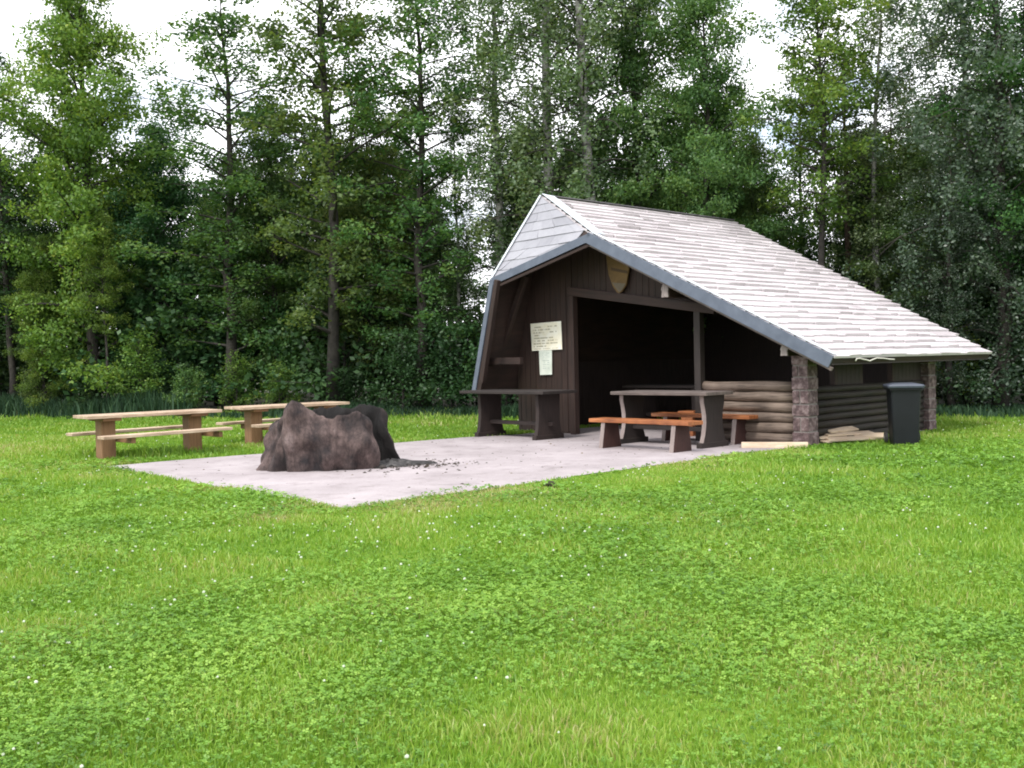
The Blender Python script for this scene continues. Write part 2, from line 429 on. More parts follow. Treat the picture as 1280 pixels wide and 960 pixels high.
# stone piers at the two corners
def pier(u, t, z1, s):
    mb = MB(); c = hp(u, t, z1 / 2); mb.box(c, (s * .9, s * .9, z1), math.atan2(w.y, w.x)); o = hb(mb, 'stone_pier', MORTAR)
    z = 0.0; k = 0; mb = MB()
    while z < z1 - .05:
        h = random.uniform(.17, .24); h = min(h, z1 - z)
        if z1 - z - h < .09: h = z1 - z
        sp_ = random.uniform(.38, .62) if k % 2 else 0
        rz = math.atan2(w.y, w.x); cc = hp(u, t, z + h / 2)
        if sp_:
            for a0, a1 in ((-.5, -.5 + sp_), (-.5 + sp_, .5)):
                mb.box(cc + w * ((a0 + a1) / 2 * s), ((a1 - a0) * s - .018, s * random.uniform(.98, 1.05), h - .022), rz)
        else: mb.box(cc, (s * random.uniform(.98, 1.04), s * random.uniform(.98, 1.04), h - .022), rz)
        z += h; k += 1
    hb(mb, 'block', STONE, o, bevel=.012)
pier(-.02, .02, z_right(0) - .1, .29)
pier(-.02, 4.12, z_right(0) - .1, .30)
# back wall, side wall under the steep slope
ub = uL - .25
boards(0.0, ub, lambda u: 0.02, lambda u: under(u, .12), 4.2, .03, 'back_wall', W['dark'], .16, .30)
mb = MB()
t = 1.2
while t < 5.9:
    mb.box(hp(ub - .02, t + .08, .7), (.03, .154, 1.36), math.atan2(w.y, w.x)); t += .16
hb(mb, 'low_wall', W['dark'])
print('UV', uL, zL, uV, zV, u_sl, u_pl, u_post, z_left(u_sl), [uz(x) for x in (Rpt,Gpt,Fpt)])
# wall under the steep slope between sign wall and verge, with the leaning rafter and the short tie beam
def rb(p, q, th, t, name, m):
    a, b = wallpt(*p, t), wallpt(*q, t); mb = MB(); mb.bar(a, b, d, .09, th); hb(mb, name, m, bevel=.006)
rb((657, 345), (622, 452), .12, -.45, 'rafter', W['board'])
rb((606, 452), (652, 451), .13, -.75, 'tie_beam', W['board'])
rb((622, 350), (603, 478), .10, -1.2, 'rafter', W['board'])
boards(u_sl, u_sl + .62, lambda u: .55, lambda u: under(u, .12), .9, .03, 'board_wall', W['dark'])
# ---- things hanging on the hut
def hang(px, py): return wallpt(px, py, -.018)
def paper(name, paper_lo, paper_hi, ink, rows, x0, x1, y0, y1, words):
    """faded print: rows of broken dark strokes on a sheet, laid out in the sheet's own uv"""
    m, nt, b, L = mat(name)
    uv = node(nt, 'ShaderNodeUVMap', uv_map='grain'); sx = node(nt, 'ShaderNodeSeparateXYZ'); L(uv.outputs[0], sx.inputs[0])
    def mth(op, a, bb=None):
        n = node(nt, 'ShaderNodeMath', operation=op)
        for k, q in enumerate((a, bb)):
            if q is None: continue
            if isinstance(q, (int, float)): n.inputs[k].default_value = q
            else: L(q, n.inputs[k])
        return n.outputs[0]
    X, Y = sx.outputs[0], sx.outputs[1]
    r = mth('MULTIPLY', Y, float(rows)); row = mth('FLOOR', r); fr = mth('FRACT', r)
    band = mth('MULTIPLY', mth('GREATER_THAN', fr, .30), mth('LESS_THAN', fr, .72))
    cx = node(nt, 'ShaderNodeCombineXYZ'); L(mth('MULTIPLY', X, float(words)), cx.inputs[0]); L(mth('MULTIPLY', row, 7.7), cx.inputs[1])
    nz = node(nt, 'ShaderNodeTexNoise', Scale=1.0, Detail=3.0, Roughness=.7); L(cx.outputs[0], nz.inputs['Vector'])
    c2 = node(nt, 'ShaderNodeCombineXYZ'); L(mth('MULTIPLY', X, 1.6), c2.inputs[0]); L(mth('MULTIPLY', row, 3.1), c2.inputs[1])
    n2 = node(nt, 'ShaderNodeTexNoise', Scale=1.0, Detail=1.0); L(c2.outputs[0], n2.inputs['Vector'])
    f = mth('MULTIPLY', band, mth('GREATER_THAN', nz.outputs[0], .47))
    f = mth('MULTIPLY', f, mth('GREATER_THAN', n2.outputs[0], .44))
    for q in (mth('GREATER_THAN', X, x0), mth('LESS_THAN', X, x1), mth('GREATER_THAN', Y, y0), mth('LESS_THAN', Y, y1)): f = mth('MULTIPLY', f, q)
    f = mth('MULTIPLY', f, .8)
    tc = node(nt, 'ShaderNodeTexCoord'); n3 = node(nt, 'ShaderNodeTexNoise', Scale=7.0, Detail=5.0); L(tc.outputs['Object'], n3.inputs['Vector'])
    rp_ = ramp(nt, ((.3, paper_lo), (.65, paper_hi))); L(n3.outputs[0], rp_.inputs[0])
    mx = node(nt, 'ShaderNodeMixRGB'); L(f, mx.inputs[0]); L(rp_.outputs[0], mx.inputs[1]); mx.inputs[2].default_value = (*ink, 1)
    L(mx.outputs[0], b.inputs['Base Color']); b.inputs['Roughness'].default_value = .6
    return m
def notice(name, corners, m, label):
    q = [hang(*c) for c in corners]; o0 = (q[0] + q[2]) / 2; dn = -d * .016
    root = empty(name, o0, 0, label, 'notice')
    mb = MB(); mb.prism([p - o0 for p in q], dn, lambda p: (0, 0)); mb.build('backing', W['weather'], root)
    mb = MB(); mb.face([p - o0 + dn - d * .003 + (o0 - p) * .02 for p in q], [(0, 0), (1, 0), (1, 1), (0, 1)]); mb.build('sheet', m, root)
notice('notice_board', ((663.5, 404.5), (702.5, 401), (704, 437), (665.5, 439)), paper('cream_notice_print', (.78, .73, .56), (.86, .84, .74), (.30, .26, .15), 10, .07, .86, .1, .95, 16), 'larger cream notice board with lines of faded writing on brown board wall')
notice('notice_sheet', ((674.3, 437.9), (690.8, 437.4), (691, 468.5), (675.6, 469)), paper('pale_green_notice_print', (.56, .61, .54), (.68, .72, .65), (.36, .43, .39), 13, .26, .8, .1, .8, 9), 'narrow pale green notice sheet hanging directly below the cream notice board')
# wooden shield plaque in the gable
ps = [wallpt(x, y, -.05) for x, y in ((759, 320), (773, 318), (787.5, 335), (784, 356), (779, 364), (774, 368), (767, 357), (762, 343))]
c0 = sum(ps, Vector()) / len(ps)
pl = empty('shield_plaque', c0, 0, 'ochre wooden shield plaque pointing downwards in the gable under the verge', 'plaque')
mb = MB(); mb.prism([p - c0 for p in ps], -d * .03); mb.build('shield', wood('ochre_painted_wood', (.085, .048, .014), (.17, .100, .030)), pl)
mb = MB(); q = [wallpt(x, y, -.085) for x, y in ((764, 334.5), (784, 338.5), (784, 342), (764, 338))]; mb.prism([p - c0 for p in q], -d * .006); mb.build('band', wood('dark_ochre_band', (.045, .024, .010), (.08, .045, .018)), pl)
mb = MB(); q = [wallpt(x, y, -.085) for x, y in ((765, 353), (782, 354.5), (778, 362), (774, 365.5), (769, 359))]; mb.prism([p - c0 for p in q], -d * .004); mb.build('tip', wood('grey_shield_tip', (.085, .066, .042), (.145, .118, .085)), pl)
# cord under the eave
cpts = []
for k, (x, y) in enumerate(((1069.5, 449), (1070.5, 446.3), (1074, 445.6), (1079, 446.8), (1083, 447.6), (1087, 449), (1091, 447), (1096, 445.3), (1104, 445.6), (1112, 446.7), (1118, 447))):
    cpts.append(onplane(x, y + 2.2, Ept - w * .03, w))
mb = MB(); c0 = cpts[5]; mb.tube([p - c0 for p in cpts], [.011] * len(cpts), 6)
co = mb.build('loose_cord', noisy('pale_cord', ((.3, (.5, .47, .42)), (.7, (.7, .67, .6))), 40, 3, .8, 0)); co.location = c0
tag(co, 'pale loose cord sagging beneath the eave above the dark log wall', 'cord')

# ------------------------------------------------------------------ ground, paving
pav = [gnd(435, 636), gnd(925, 567), hp(-.1, .3, 0), hp(-.1, 4.1, 0), hp(5.9, 4.1, 0), hp(5.9, -.75, 0), gnd(566, 548), gnd(127, 583.5)]
def wob_poly(poly, amp, step=.16):
    out = []
    for i in range(len(poly)):
        a, b = poly[i], poly[(i + 1) % len(poly)]; n = max(2, int((b - a).length / step)); nn = Vector((-(b - a).y, (b - a).x, 0)).normalized()
        for k in range(n):
            s = (a + (b - a) * (k / n)); x = i * 17 + k * step
            out.append(s + nn * (amp * (math.sin(x * 2.1) * .5 + math.sin(x * 5.3 + 1) * .3) + random.uniform(-amp, amp) * .35))
    return out
pavw = wob_poly(pav, .055)
def sheet(name, pts, z, m):
    mb = MB(); mb.face([Vector((p.x, p.y, z)) for p in pts]); o = mb.build(name, m); return tag(o, kind='structure')
GROUND = noisy('lawn_soil_and_thatch', ((.3, (.060, .115, .014)), (.5, (.105, .185, .020)), (.7, (.16, .22, .035))), 3.0, 9, .95, .6, .03, 0, .1, 40)
mb = MB(); mb.face([(-300, -60, 0), (300, -60, 0), (300, 500, 0), (-300, 500, 0)]); tag(mb.build('ground', GROUND), kind='structure')
def paving_mat():
    m, nt, b, L = mat('pale_pinkish_rolled_gravel')
    tc = node(nt, 'ShaderNodeTexCoord')
    n1 = node(nt, 'ShaderNodeTexNoise', Scale=.9, Detail=6.0, Roughness=.6); n2 = node(nt, 'ShaderNodeTexNoise', Scale=55.0, Detail=4.0, Roughness=.7)
    n3 = node(nt, 'ShaderNodeTexNoise', Scale=3.2, Detail=7.0, Roughness=.7)
    for n in (n1, n2, n3): L(tc.outputs['Object'], n.inputs['Vector'])
    r1 = ramp(nt, ((.3, (.275, .24, .248)), (.7, (.41, .365, .378)))); L(n1.outputs[0], r1.inputs[0])
    r2 = ramp(nt, ((.3, (.62, .6, .6)), (.6, (1, 1, 1)))); L(n2.outputs[0], r2.inputs[0])
    mx = node(nt, 'ShaderNodeMixRGB', blend_type='MULTIPLY'); mx.inputs[0].default_value = .5; L(r1.outputs[0], mx.inputs[1]); L(r2.outputs[0], mx.inputs[2])
    r3 = ramp(nt, ((.30, (.50, .47, .46)), (.48, (1, 1, 1)))); L(n3.outputs[0], r3.inputs[0])
    m3 = node(nt, 'ShaderNodeMixRGB', blend_type='MULTIPLY'); m3.inputs[0].default_value = .6; L(mx.outputs[0], m3.inputs[1]); L(r3.outputs[0], m3.inputs[2])
    L(m3.outputs[0], b.inputs['Base Color']); b.inputs['Roughness'].default_value = .9
    bp = node(nt, 'ShaderNodeBump', Strength=.5, Distance=.006); L(n2.outputs[0], bp.inputs['Height']); L(bp.outputs[0], b.inputs['Normal'])
    return m
sheet('paving', pavw, .006, paving_mat())

def edgeY(px):
    """distance of the wood's edge seen in column px"""
    k = (px - 640) / 1280
    return (32.0 - 16 * .37) / (1 + .37 * k)
FLOOR = noisy('forest_floor_litter', ((.3, (.018, .020, .009)), (.6, (.04, .038, .018)), (.8, (.06, .06, .025))), 2.5, 8, .95, .8, .05)
fl = [at_depth(px, edgeY(px) + 1.2) for px in range(-500, 1801, 50)] + [Vector((200, 200, 0)), Vector((-200, 200, 0))]
sheet('forest_floor', fl, .004, FLOOR)

# ------------------------------------------------------------------ furniture
DIRW = math.atan2(w.y, w.x)        # long axis pointing left and away
def picnic_table(loc, rz, label, group):
    r = empty('picnic_table', loc, rz, label, 'picnic table', group)
    mb = MB()
    for k in range(4): mb.bar((-1.13 + random.uniform(-.015, .01), -.27 + k * .18, .69), (1.13 + random.uniform(-.01, .015), -.27 + k * .18, .69), (0, 1, 0), .172, .05)
    mb.build('tabletop', W['pale'], r, .006)
    for sx in (-1, 1):
        mb = MB(); mb.bar((sx * .74, 0, 0), (sx * .74, 0, .663), (1, 0, 0), .23, .26); mb.build('leg', W['post'], r, .01)
        mb = MB(); mb.bar((sx * .74 + .16, -.72, .315), (sx * .74 + .16, .72, .315), (1, 0, 0), .07, .09)
        mb.build('bench_support', W['post'], r, .005)
        mb = MB(); mb.bar((sx * .74, -.30, .64), (sx * .74, .30, .64), (1, 0, 0), .30, .045); mb.build('top_support', W['post'], r, .005)
    for sy in (-1, 1):
        mb = MB()
        for k in (-.5, .5): mb.bar((-1.08, sy * .66 + k * .135, .385), (1.08, sy * .66 + k * .135, .405), (0, 1, 0), .13, .048)
        mb.build('bench', W['pale'], r, .006)
    return r
T1 = Vector((-6.03, 17.0, 0)); T2 = Vector((-4.20, 19.2, 0)); DIRD = math.atan2(d.y, d.x)
picnic_table(T1, DIRD, 'pale pine picnic table with fixed benches on the lawn, the one further left in front', 'pale pine picnic tables on the lawn')
picnic_table(T2, DIRD, 'pale pine picnic table with fixed benches partly hidden behind the tree stump', 'pale pine picnic tables on the lawn')

def slab(mb, x, half, z0, z1, th, curve=0.0, splay=0.0, n=8):
    """sawn slab standing across the x axis; outline narrows in the middle (curve) or splays to the foot"""
    L, R = [], []
    for k in range(n + 1):
        s = k / n; z = z0 + (z1 - z0) * s
        hw = half * (1 - curve * math.sin(math.pi * min(1, s * 1.1)) ) + splay * (1 - s)
        L.append((x, -hw, z)); R.append((x, hw, z))
    mb.prism([Vector(p) + Vector((-th / 2, 0, 0)) for p in L + R[::-1]], (th, 0, 0), lambda p: (p[2], p[1]))
    return L, R
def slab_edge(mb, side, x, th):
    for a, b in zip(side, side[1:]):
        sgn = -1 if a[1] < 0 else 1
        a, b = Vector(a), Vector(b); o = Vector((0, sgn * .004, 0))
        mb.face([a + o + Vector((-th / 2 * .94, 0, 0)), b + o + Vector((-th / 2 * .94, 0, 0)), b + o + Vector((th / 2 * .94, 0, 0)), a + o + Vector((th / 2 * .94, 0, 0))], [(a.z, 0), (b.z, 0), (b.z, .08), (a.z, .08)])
def live_top(mb, L, wd, z, th, amp=.02):
    n = 22; xs = [-L / 2 + L * k / n for k in range(n + 1)]; ph = random.random() * 6
    lo = [Vector((x, -wd / 2 + amp * math.sin(x * 3.1 + ph) + random.uniform(-.004, .004), z)) for x in xs]
    hi = [Vector((x, wd / 2 + amp * math.sin(x * 2.3 + ph * 2), z)) for x in xs]
    for k in range(n):
        a = [lo[k], lo[k + 1], hi[k + 1], hi[k]]; b = [p - Vector((0, 0, th)) for p in a]
        f = lambda p: (p.x + ph, p.y)
        mb.face(a, [f(p) for p in a]); mb.face(b[::-1], [f(p) for p in b[::-1]])
        mb.face([b[0], b[1], a[1], a[0]], [(p.x + ph, p.z * 1.0) for p in (b[0], b[1], a[1], a[0])])
        mb.face([a[3], a[2], b[2], b[3]], [(p.x + ph, p.z * 1.0) for p in (a[3], a[2], b[2], b[3])])
    for k in (0, n):
        a = [lo[k], hi[k]]; b = [p - Vector((0, 0, th)) for p in a]; mb.face([a[0], a[1], b[1], b[0]], [(p.z, p.y) for p in (a[0], a[1], b[1], b[0])])
def trestle_table(loc, rz, label, mt, ml, me, curve, group=None, Lg=1.95, wd=.76, over=.15):
    r = empty('trestle_table', loc, rz, label, 'table', group)
    mb = MB(); live_top(mb, Lg, wd, .885, .055); mb.build('tabletop', mt, r, .008)
    for sx in (-1, 1):
        mb = MB(); x = sx * (Lg / 2 - over); Ls, Rs = slab(mb, x, .27, 0, .829, .085, curve, .06); o = mb.build('leg', ml, r)
        
        for sd_ in (Ls, Rs): mb = MB(); slab_edge(mb, sd_, x, .085); mb.build('leg_edge', me, o)
        mb = MB(); mb.bar((x, -.36, .045), (x, .36, .045), (1, 0, 0), .105, .09); mb.build('foot', ml, o, .008)
    mb = MB(); mb.bar((-Lg / 2 + .2, 0, .28), (Lg / 2 - .2, 0, .28), (0, 1, 0), .10, .07); mb.build('stretcher', ml, r, .006)
    return r
def slab_bench(loc, rz, label, mt, ml, me, group=None, Lg=2.0):
    r = empty('slab_bench', loc, rz, label, 'bench', group)
    mb = MB(); live_top(mb, Lg, .36, .475, .06, .012); mb.build('seat', mt, r, .008)
    for sx in (-1, 1):
        mb = MB(); x = sx * (Lg / 2 - .29); Ls, Rs = slab(mb, x, .155, 0, .414, .085, 0, .07); o = mb.build('leg', ml, r)
        
        for sd_ in (Ls, Rs): mb = MB(); slab_edge(mb, sd_, x, .085); mb.build('leg_edge', me, o)
    return r
tc_ = Vector((2.59, 16.76, 0))
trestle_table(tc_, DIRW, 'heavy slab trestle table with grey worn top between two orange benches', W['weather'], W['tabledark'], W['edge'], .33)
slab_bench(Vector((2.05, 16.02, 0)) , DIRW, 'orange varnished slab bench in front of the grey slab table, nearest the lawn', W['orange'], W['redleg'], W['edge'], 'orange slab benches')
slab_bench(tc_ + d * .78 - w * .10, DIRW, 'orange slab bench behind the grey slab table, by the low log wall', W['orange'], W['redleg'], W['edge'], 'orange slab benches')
tdl = Vector((.10, 19.10, 0))
trestle_table(tdl, DIRW, 'dark slab trestle table beneath the notices, furthest left under the roof', W['tabledark'], W['dark'], W['dark'], .15, 'dark slab tables under the roof', 2.25, .9, .34)
trestle_table(hp(4.2, 2.1, 0), DIRW, 'dark slab trestle table standing deep inside the shelter opening', W['tabledark'], W['dark'], W['dark'], .15, 'dark slab tables under the roof', 2.0, .74, .3)
# shelter's inner seat seen beyond the bench: a stool-like block and a plank bench
r = empty('block_stool', tc_ + d * 1.75 + w * .9, DIRW, 'orange sawn block stool in the shade behind the grey slab table', 'stool')
mb = MB(); mb.box((0, 0, .2), (.26, .30, .40)); mb.build('block', W['orange'], r, .01)
mb = MB(); mb.box((0, 0, .43), (.36, .36, .055)); mb.build('seat', W['orange'], r, .008)
r = empty('wall_bench', tc_ + d * 2.0 - w * .15, DIRW, 'brown upright-ended bench standing against the inner post of the shelter', 'bench')
mb = MB(); mb.bar((-.75, 0, .45), (.75, 0, .45), (0, 1, 0), .32, .05); mb.build('seat', W['orange'], r, .006)
mb = MB(); mb.bar((-.75, .18, .72), (.75, .18, .72), (0, 0, 1), .22, .03); mb.build('backrest', W['post'], r, .006)
for sx in (-1, 1):
    mb = MB(); mb.bar((sx * .6, 0, 0), (sx * .6, 0, .425), (0, 1, 0), .30, .06); mb.build('leg', W['redleg'], r, .006)
    mb = MB(); mb.bar((sx * .6, .205, .40), (sx * .6, .205, .86), (1, 0, 0), .06, .03); mb.build('back_support', W['redleg'], r)

# wheelie bin
BINM = noisy('dark_slate_plastic', ((.3, (.0055, .0066, .0088)), (.7, (.009, .0108, .014))), 3, 4, .5, .05, .01, 0, .3)
LIDM = noisy('slate_plastic_lid', ((.3, (.045, .052, .072)), (.7, (.065, .075, .10))), 3, 4, .33, .05)
RUB = noisy('black_rubber', ((.3, (.012, .012, .013)), (.7, (.025, .025, .026))), 9, 3, .8, .1)
bl = Vector((gnd(1130, 556.5).x, gnd(1130, 556.5).y, 0))
bn = empty('wheelie_bin', bl, math.radians(-12), 'dark slate grey wheeled rubbish bin standing on the grass beside the side wall', 'bin')
def rrect(hx, hy, r, z, n=5, ox=0, oy=0):
    out = []
    for cx, cy, a0 in ((hx - r, hy - r, 0), (-hx + r, hy - r, 90), (-hx + r, -hy + r, 180), (hx - r, -hy + r, 270)):
        for k in range(n + 1):
            a = math.radians(a0 + 90 * k / n); out.append(Vector((cx + r * math.cos(a) + ox, cy + r * math.sin(a) + oy, z)))
    return out
mb = MB()
rows = [rrect(.185, .20, .04, .02), rrect(.19, .205, .04, .05), rrect(.205, .225, .04, .45), rrect(.22, .245, .04, .83), rrect(.222, .247, .04, .86), rrect(.25, .275, .04, .862), rrect(.25, .275, .04, .895), rrect(.215, .24, .04, .896)]
mb.grid(rows, True, None, True, True); o = mb.build('body', BINM, bn)
md = o.modifiers.new('es', 'EDGE_SPLIT'); md.split_angle = math.radians(40)
mb = MB(); rows = [rrect(.27, .295, .05, .898, 5, 0, -.01), rrect(.275, .30, .05, .925, 5, 0, -.01), rrect(.255, .28, .05, .945, 5, 0, -.01), rrect(.15, .16, .05, .968, 5, 0, 0)]
mb.grid(rows, True, None, True, True); lid = mb.build('lid', LIDM, bn); md = lid.modifiers.new('es', 'EDGE_SPLIT'); md.split_angle = math.radians(35)
mb = MB(); mb.tube([(-.2, .31, .91), (.2, .31, .91)], [.016, .016], 8); mb.build('handle', LIDM, bn)
for sx in (-1, 1):
    mb = MB(); mb.bar((sx * .2, .26, .91), (sx * .2, .318, .91), (1, 0, 0), .03, .04); mb.build('handle_bracket', LIDM, bn)
mb = MB(); mb.tube([(-.24, .20, .10), (.24, .20, .10)], [.012, .012], 8); mb.build('axle', RUB, bn)
for sx in (-1, 1):
    mb = MB(); x = sx * .235
    mb.tube([(x - .025, .20, .10), (x - .02, .20, .10), (x + .02, .20, .10), (x + .025, .20, .10)], [.085, .10, .10, .085], 20, True, False); wh = mb.build('wheel', RUB, bn)
    mb = MB(); mb.tube([(x - .029, .20, .10), (x + .029, .20, .10)], [.045, .045], 12); mb.build('hub', noisy('grey_hub_plastic', ((.3, (.14, .14, .15)), (.7, (.2, .2, .21))), 9, 3, .5, 0), wh)

# pale sawn planks at the foot of the wall
def plank(a, b, wd, th, z, label, m, grp='sawn planks in the loose heap', tilt=0, z2=None):
    a, b = Vector(a), Vector(b); c = (a + b) / 2; c.z = 0
    z2 = z if z2 is None else z2
    mb = MB(); ax = (b - a).normalized(); sd = Vector((-ax.y, ax.x, 0))
    sd = (sd + Z * tilt).normalized()
    mb.bar(a + Z * z - c, b + Z * z2 - c, sd, wd, th); o = mb.build('sawn_plank', m, None, .004); o.location = c
    tag(o, label, 'plank', grp); return o
s0, s1 = gnd(927, 560), gnd(1010, 560)
plank(s0 + (s1 - s0) * 0, s1, .12, .085, .048, 'pale squared timber lying on the ground in front of the low log wall', W['raw'], 'sawn timber by the shelter wall')
hc = gnd(1058, 554)
for k, (dx, dy, a, L_, z, tl, lb) in enumerate((
    (-.10, .06, 42, .95, .06, .1, 'pale sawn plank at the bottom of the heap, against the log wall'),
    (.14, -.10, 12, 1.05, .085, .25, 'pale sawn plank at the front of the heap, half in the grass'),
    (-.28, -.02, 30, .6, .13, .25, 'short pale plank on the left of the plank heap'),
    (.05, .05, 20, .9, .15, .15, 'pale sawn plank lying across the middle of the heap'),
    (-.02, .16, 38, .75, .21, .3, 'topmost pale plank of the heap, leaning to the log wall'),
    (.38, -.03, -18, .5, .12, .35, 'short pale plank at the right end of the heap, near the bin'))):
    ra = math.radians(a); ax = Vector((math.cos(ra), math.sin(ra), 0)); c = Vector((hc.x + dx, hc.y + dy, 0))
    plank(c - ax * L_ / 2, c + ax * L_ / 2, random.uniform(.14, .2), .03, z, lb, W['raw'], tilt=tl)

# ------------------------------------------------------------------ hollow stump used as a fire ring
def vnoise(p, s, seed=0):
    from mathutils import noise
    return noise.noise(Vector(p) * s + Vector((seed * 13.7, seed * 5.1, seed * 2.3)))
def bark_mat():
    m, nt, b, L = mat('scorched_grey_brown_stump')
    tc = node(nt, 'ShaderNodeTexCoord'); mp = node(nt, 'ShaderNodeMapping'); mp.inputs['Scale'].default_value = (1, 1, .45); L(tc.outputs['Object'], mp.inputs[0])
    n1 = node(nt, 'ShaderNodeTexNoise', Scale=26.0, Detail=9.0, Roughness=.72); L(mp.outputs[0], n1.inputs['Vector'])
    n2 = node(nt, 'ShaderNodeTexNoise', Scale=2.4, Detail=7.0, Roughness=.62); L(tc.outputs['Object'], n2.inputs['Vector'])
    n3 = node(nt, 'ShaderNodeTexVoronoi', Scale=9.0); n3.feature = 'DISTANCE_TO_EDGE'; L(mp.outputs[0], n3.inputs['Vector'])
    r = ramp(nt, ((.40, (.022, .019, .021)), (.50, (.060, .044, .042)), (.62, (.118, .086, .080)), (.74, (.20, .16, .155)))); L(n2.outputs[0], r.inputs[0])
    r1 = ramp(nt, ((.32, (.40, .38, .38)), (.62, (1.25, 1.2, 1.2)))); L(n1.outputs[0], r1.inputs[0])
    mu = node(nt, 'ShaderNodeMixRGB', blend_type='MULTIPLY'); mu.inputs[0].default_value = .85; L(r.outputs[0], mu.inputs[1]); L(r1.outputs[0], mu.inputs[2])
    r3 = ramp(nt, ((.0, (.35, .33, .33)), (.035, (1, 1, 1)))); L(n3.outputs[0], r3.inputs[0])
    m3 = node(nt, 'ShaderNodeMixRGB', blend_type='MULTIPLY'); m3.inputs[0].default_value = .35; L(mu.outputs[0], m3.inputs[1]); L(r3.outputs[0], m3.inputs[2])
    ch = node(nt, 'ShaderNodeAttribute', attribute_name='char')
    mx = node(nt, 'ShaderNodeMixRGB'); mx.inputs[2].default_value = (.006, .0055, .0055, 1); L(ch.outputs['Fac'], mx.inputs[0]); L(m3.outputs[0], mx.inputs[1])
    L(mx.outputs[0], b.inputs['Base Color']); b.inputs['Roughness'].default_value = .85; b.inputs['Specular IOR Level'].default_value = .3
    bp = node(nt, 'ShaderNodeBump', Strength=.9, Distance=.02); L(n1.outputs[0], bp.inputs['Height']); L(bp.outputs[0], b.inputs['Normal'])
    return m
def stump(loc):
    NS, NV = 210, 30
    # control points along the C from the front right end, round the left, to the back right end: angle(deg, 0=+x, -90=camera), height, radius factor
    cps = [(-36, .52, .96), (-40, .66, 1.0), (-48, .76, 1.02), (-60, .79, 1.0), (-76, .76, .98), (-90, .715, .95), (-101, .76, .97), (-112, .86, 1.02), (-120, .965, 1.12), (-127, .94, 1.12), (-136, .80, 1.03), (-146, .74, 1.0), (-156, .70, .98), (-180, .60, 1.0), (-215, .70, .95), (-250, .80, 1.0), (-275, .84, 1.02), (-290, .80, 1.05), (-305, .86, 1.08), (-318, .84, 1.08), (-328, .80, 1.06), (-336, .62, 1.1), (-342, .38, 1.16)]
    ang = [c[0] for c in cps]
    def samp(a, i):
        return float(np.interp(-a, [-x for x in ang], [c[i] for c in cps]))
    verts, faces, char = [], [], []
    ringn = 2 * NV
    for k in range(NS + 1):
        a = ang[0] + (ang[-1] - ang[0]) * k / NS; ar = math.radians(a)
        H_, rf = samp(a, 1), samp(a, 2)
        H_ += .035 * vnoise((math.cos(ar) * 4, math.sin(ar) * 4, 0), 1.7, 3) + .018 * vnoise((math.cos(ar) * 12, math.sin(ar) * 12, 0), 1.7, 5)
        er = math.cos(ar) * .80, math.sin(ar) * .58
        endf = min(1, min(k, NS - k) / 9); endf = math.sqrt(endf)
        th = .15 * endf + .012
        for j in range(ringn):
            if j < NV: s = j / (NV - 1); outer = True
            else: s = 1 - (j - NV) / (NV - 1); outer = False
            z = H_ * s
            flare = 1 + .13 * (1 - s) ** 3 + .16 * math.exp(-((a + 158) / 9) ** 2) * (1 - s) ** 4 - .06 * math.exp(-((a + 45) / 22) ** 2) * (1 - s) ** 2 + .05 * math.sin(s * 3.1)
            lean = -.06 * s
            rr = rf * flare + lean
            # rounded rim
            rim = max(0, (s - .78) / .22); tt = th * (1 - rim ** 2 * .92)
            x, y = er[0] * rr, er[1] * rr
            nx, ny = math.cos(ar), math.sin(ar)
            off = (tt / 2 if outer else -tt / 2)
            g = vnoise((math.cos(ar) * 2.2, math.sin(ar) * 2.2, z * 1.3), 1.6, 1) * .10 + vnoise((math.cos(ar) * 4, math.sin(ar) * 4, z * 3.2), 1.3, 6) * .08 - abs(vnoise((math.cos(ar) * 5, math.sin(ar) * 5, z * 1.1), 1.5, 11)) * .05 + vnoise((math.cos(ar) * 7, math.sin(ar) * 7, z * .9), 1.5, 2) * .03 + vnoise((x * 9, y * 9, z * 5), 1, 4) * .012
            crack = math.exp(-((a + 129 + 6 * (z - .2)) / 4.2) ** 2) * max(0, 1 - z / .42) * .16 + math.exp(-((a + 146 - 10 * z) / 4.5) ** 2) * max(0, min(1, (z - .25) / .3)) * .10
            undercut = -.07 * math.exp(-((a + 62) / 30) ** 2) * max(0, 1 - z / .22)
            belly = undercut + .09 * math.exp(-((a + 70) / 25) ** 2) * math.sin(min(1, s * 1.1) * 3.14)
            if outer: off += g - crack + belly
            else: off += g * .9
            verts.append((x + nx * off, y + ny * off, z - .01))
            cval = (0 if outer else .95)
            if outer: cval = max(cval, .9 * math.exp(-((a + 129 + 6 * (z - .2)) / 3) ** 2) * (1 if z < .36 else 0), .55 * max(0, vnoise((x * 2, y * 2, z * 2), 1.3, 9)) )
            if a < -296: cval = max(cval, .72)
            char.append(min(1, cval))
    for k in range(NS):
        for j in range(ringn - 1):
            faces.append((k * ringn + j, (k + 1) * ringn + j, (k + 1) * ringn + j + 1, k * ringn + j + 1))
    for k in (0, NS):
        for j in range(NV - 1):
            q = (k * ringn + j, k * ringn + j + 1, k * ringn + ringn - 2 - j, k * ringn + ringn - 1 - j)
            faces.append(q if k == 0 else q[::-1])
    me = bpy.data.meshes.new('hollow_stump'); me.from_pydata(verts, [], faces)
    at = me.attributes.new('char', 'FLOAT', 'POINT'); at.data.foreach_set('value', char)
    me.polygons.foreach_set('use_smooth', [True] * len(faces)); me.materials.append(bark_mat()); me.update()
    o = link('hollow_stump', me); o.location = loc
    return tag(o, 'huge hollow grey brown tree stump used as a fire ring on the paving', 'stump')
sl = gnd(405, 589); stump_c = Vector((sl.x, sl.y + .60, .006))
so = stump(stump_c); so.rotation_euler = (0, 0, math.radians(6))
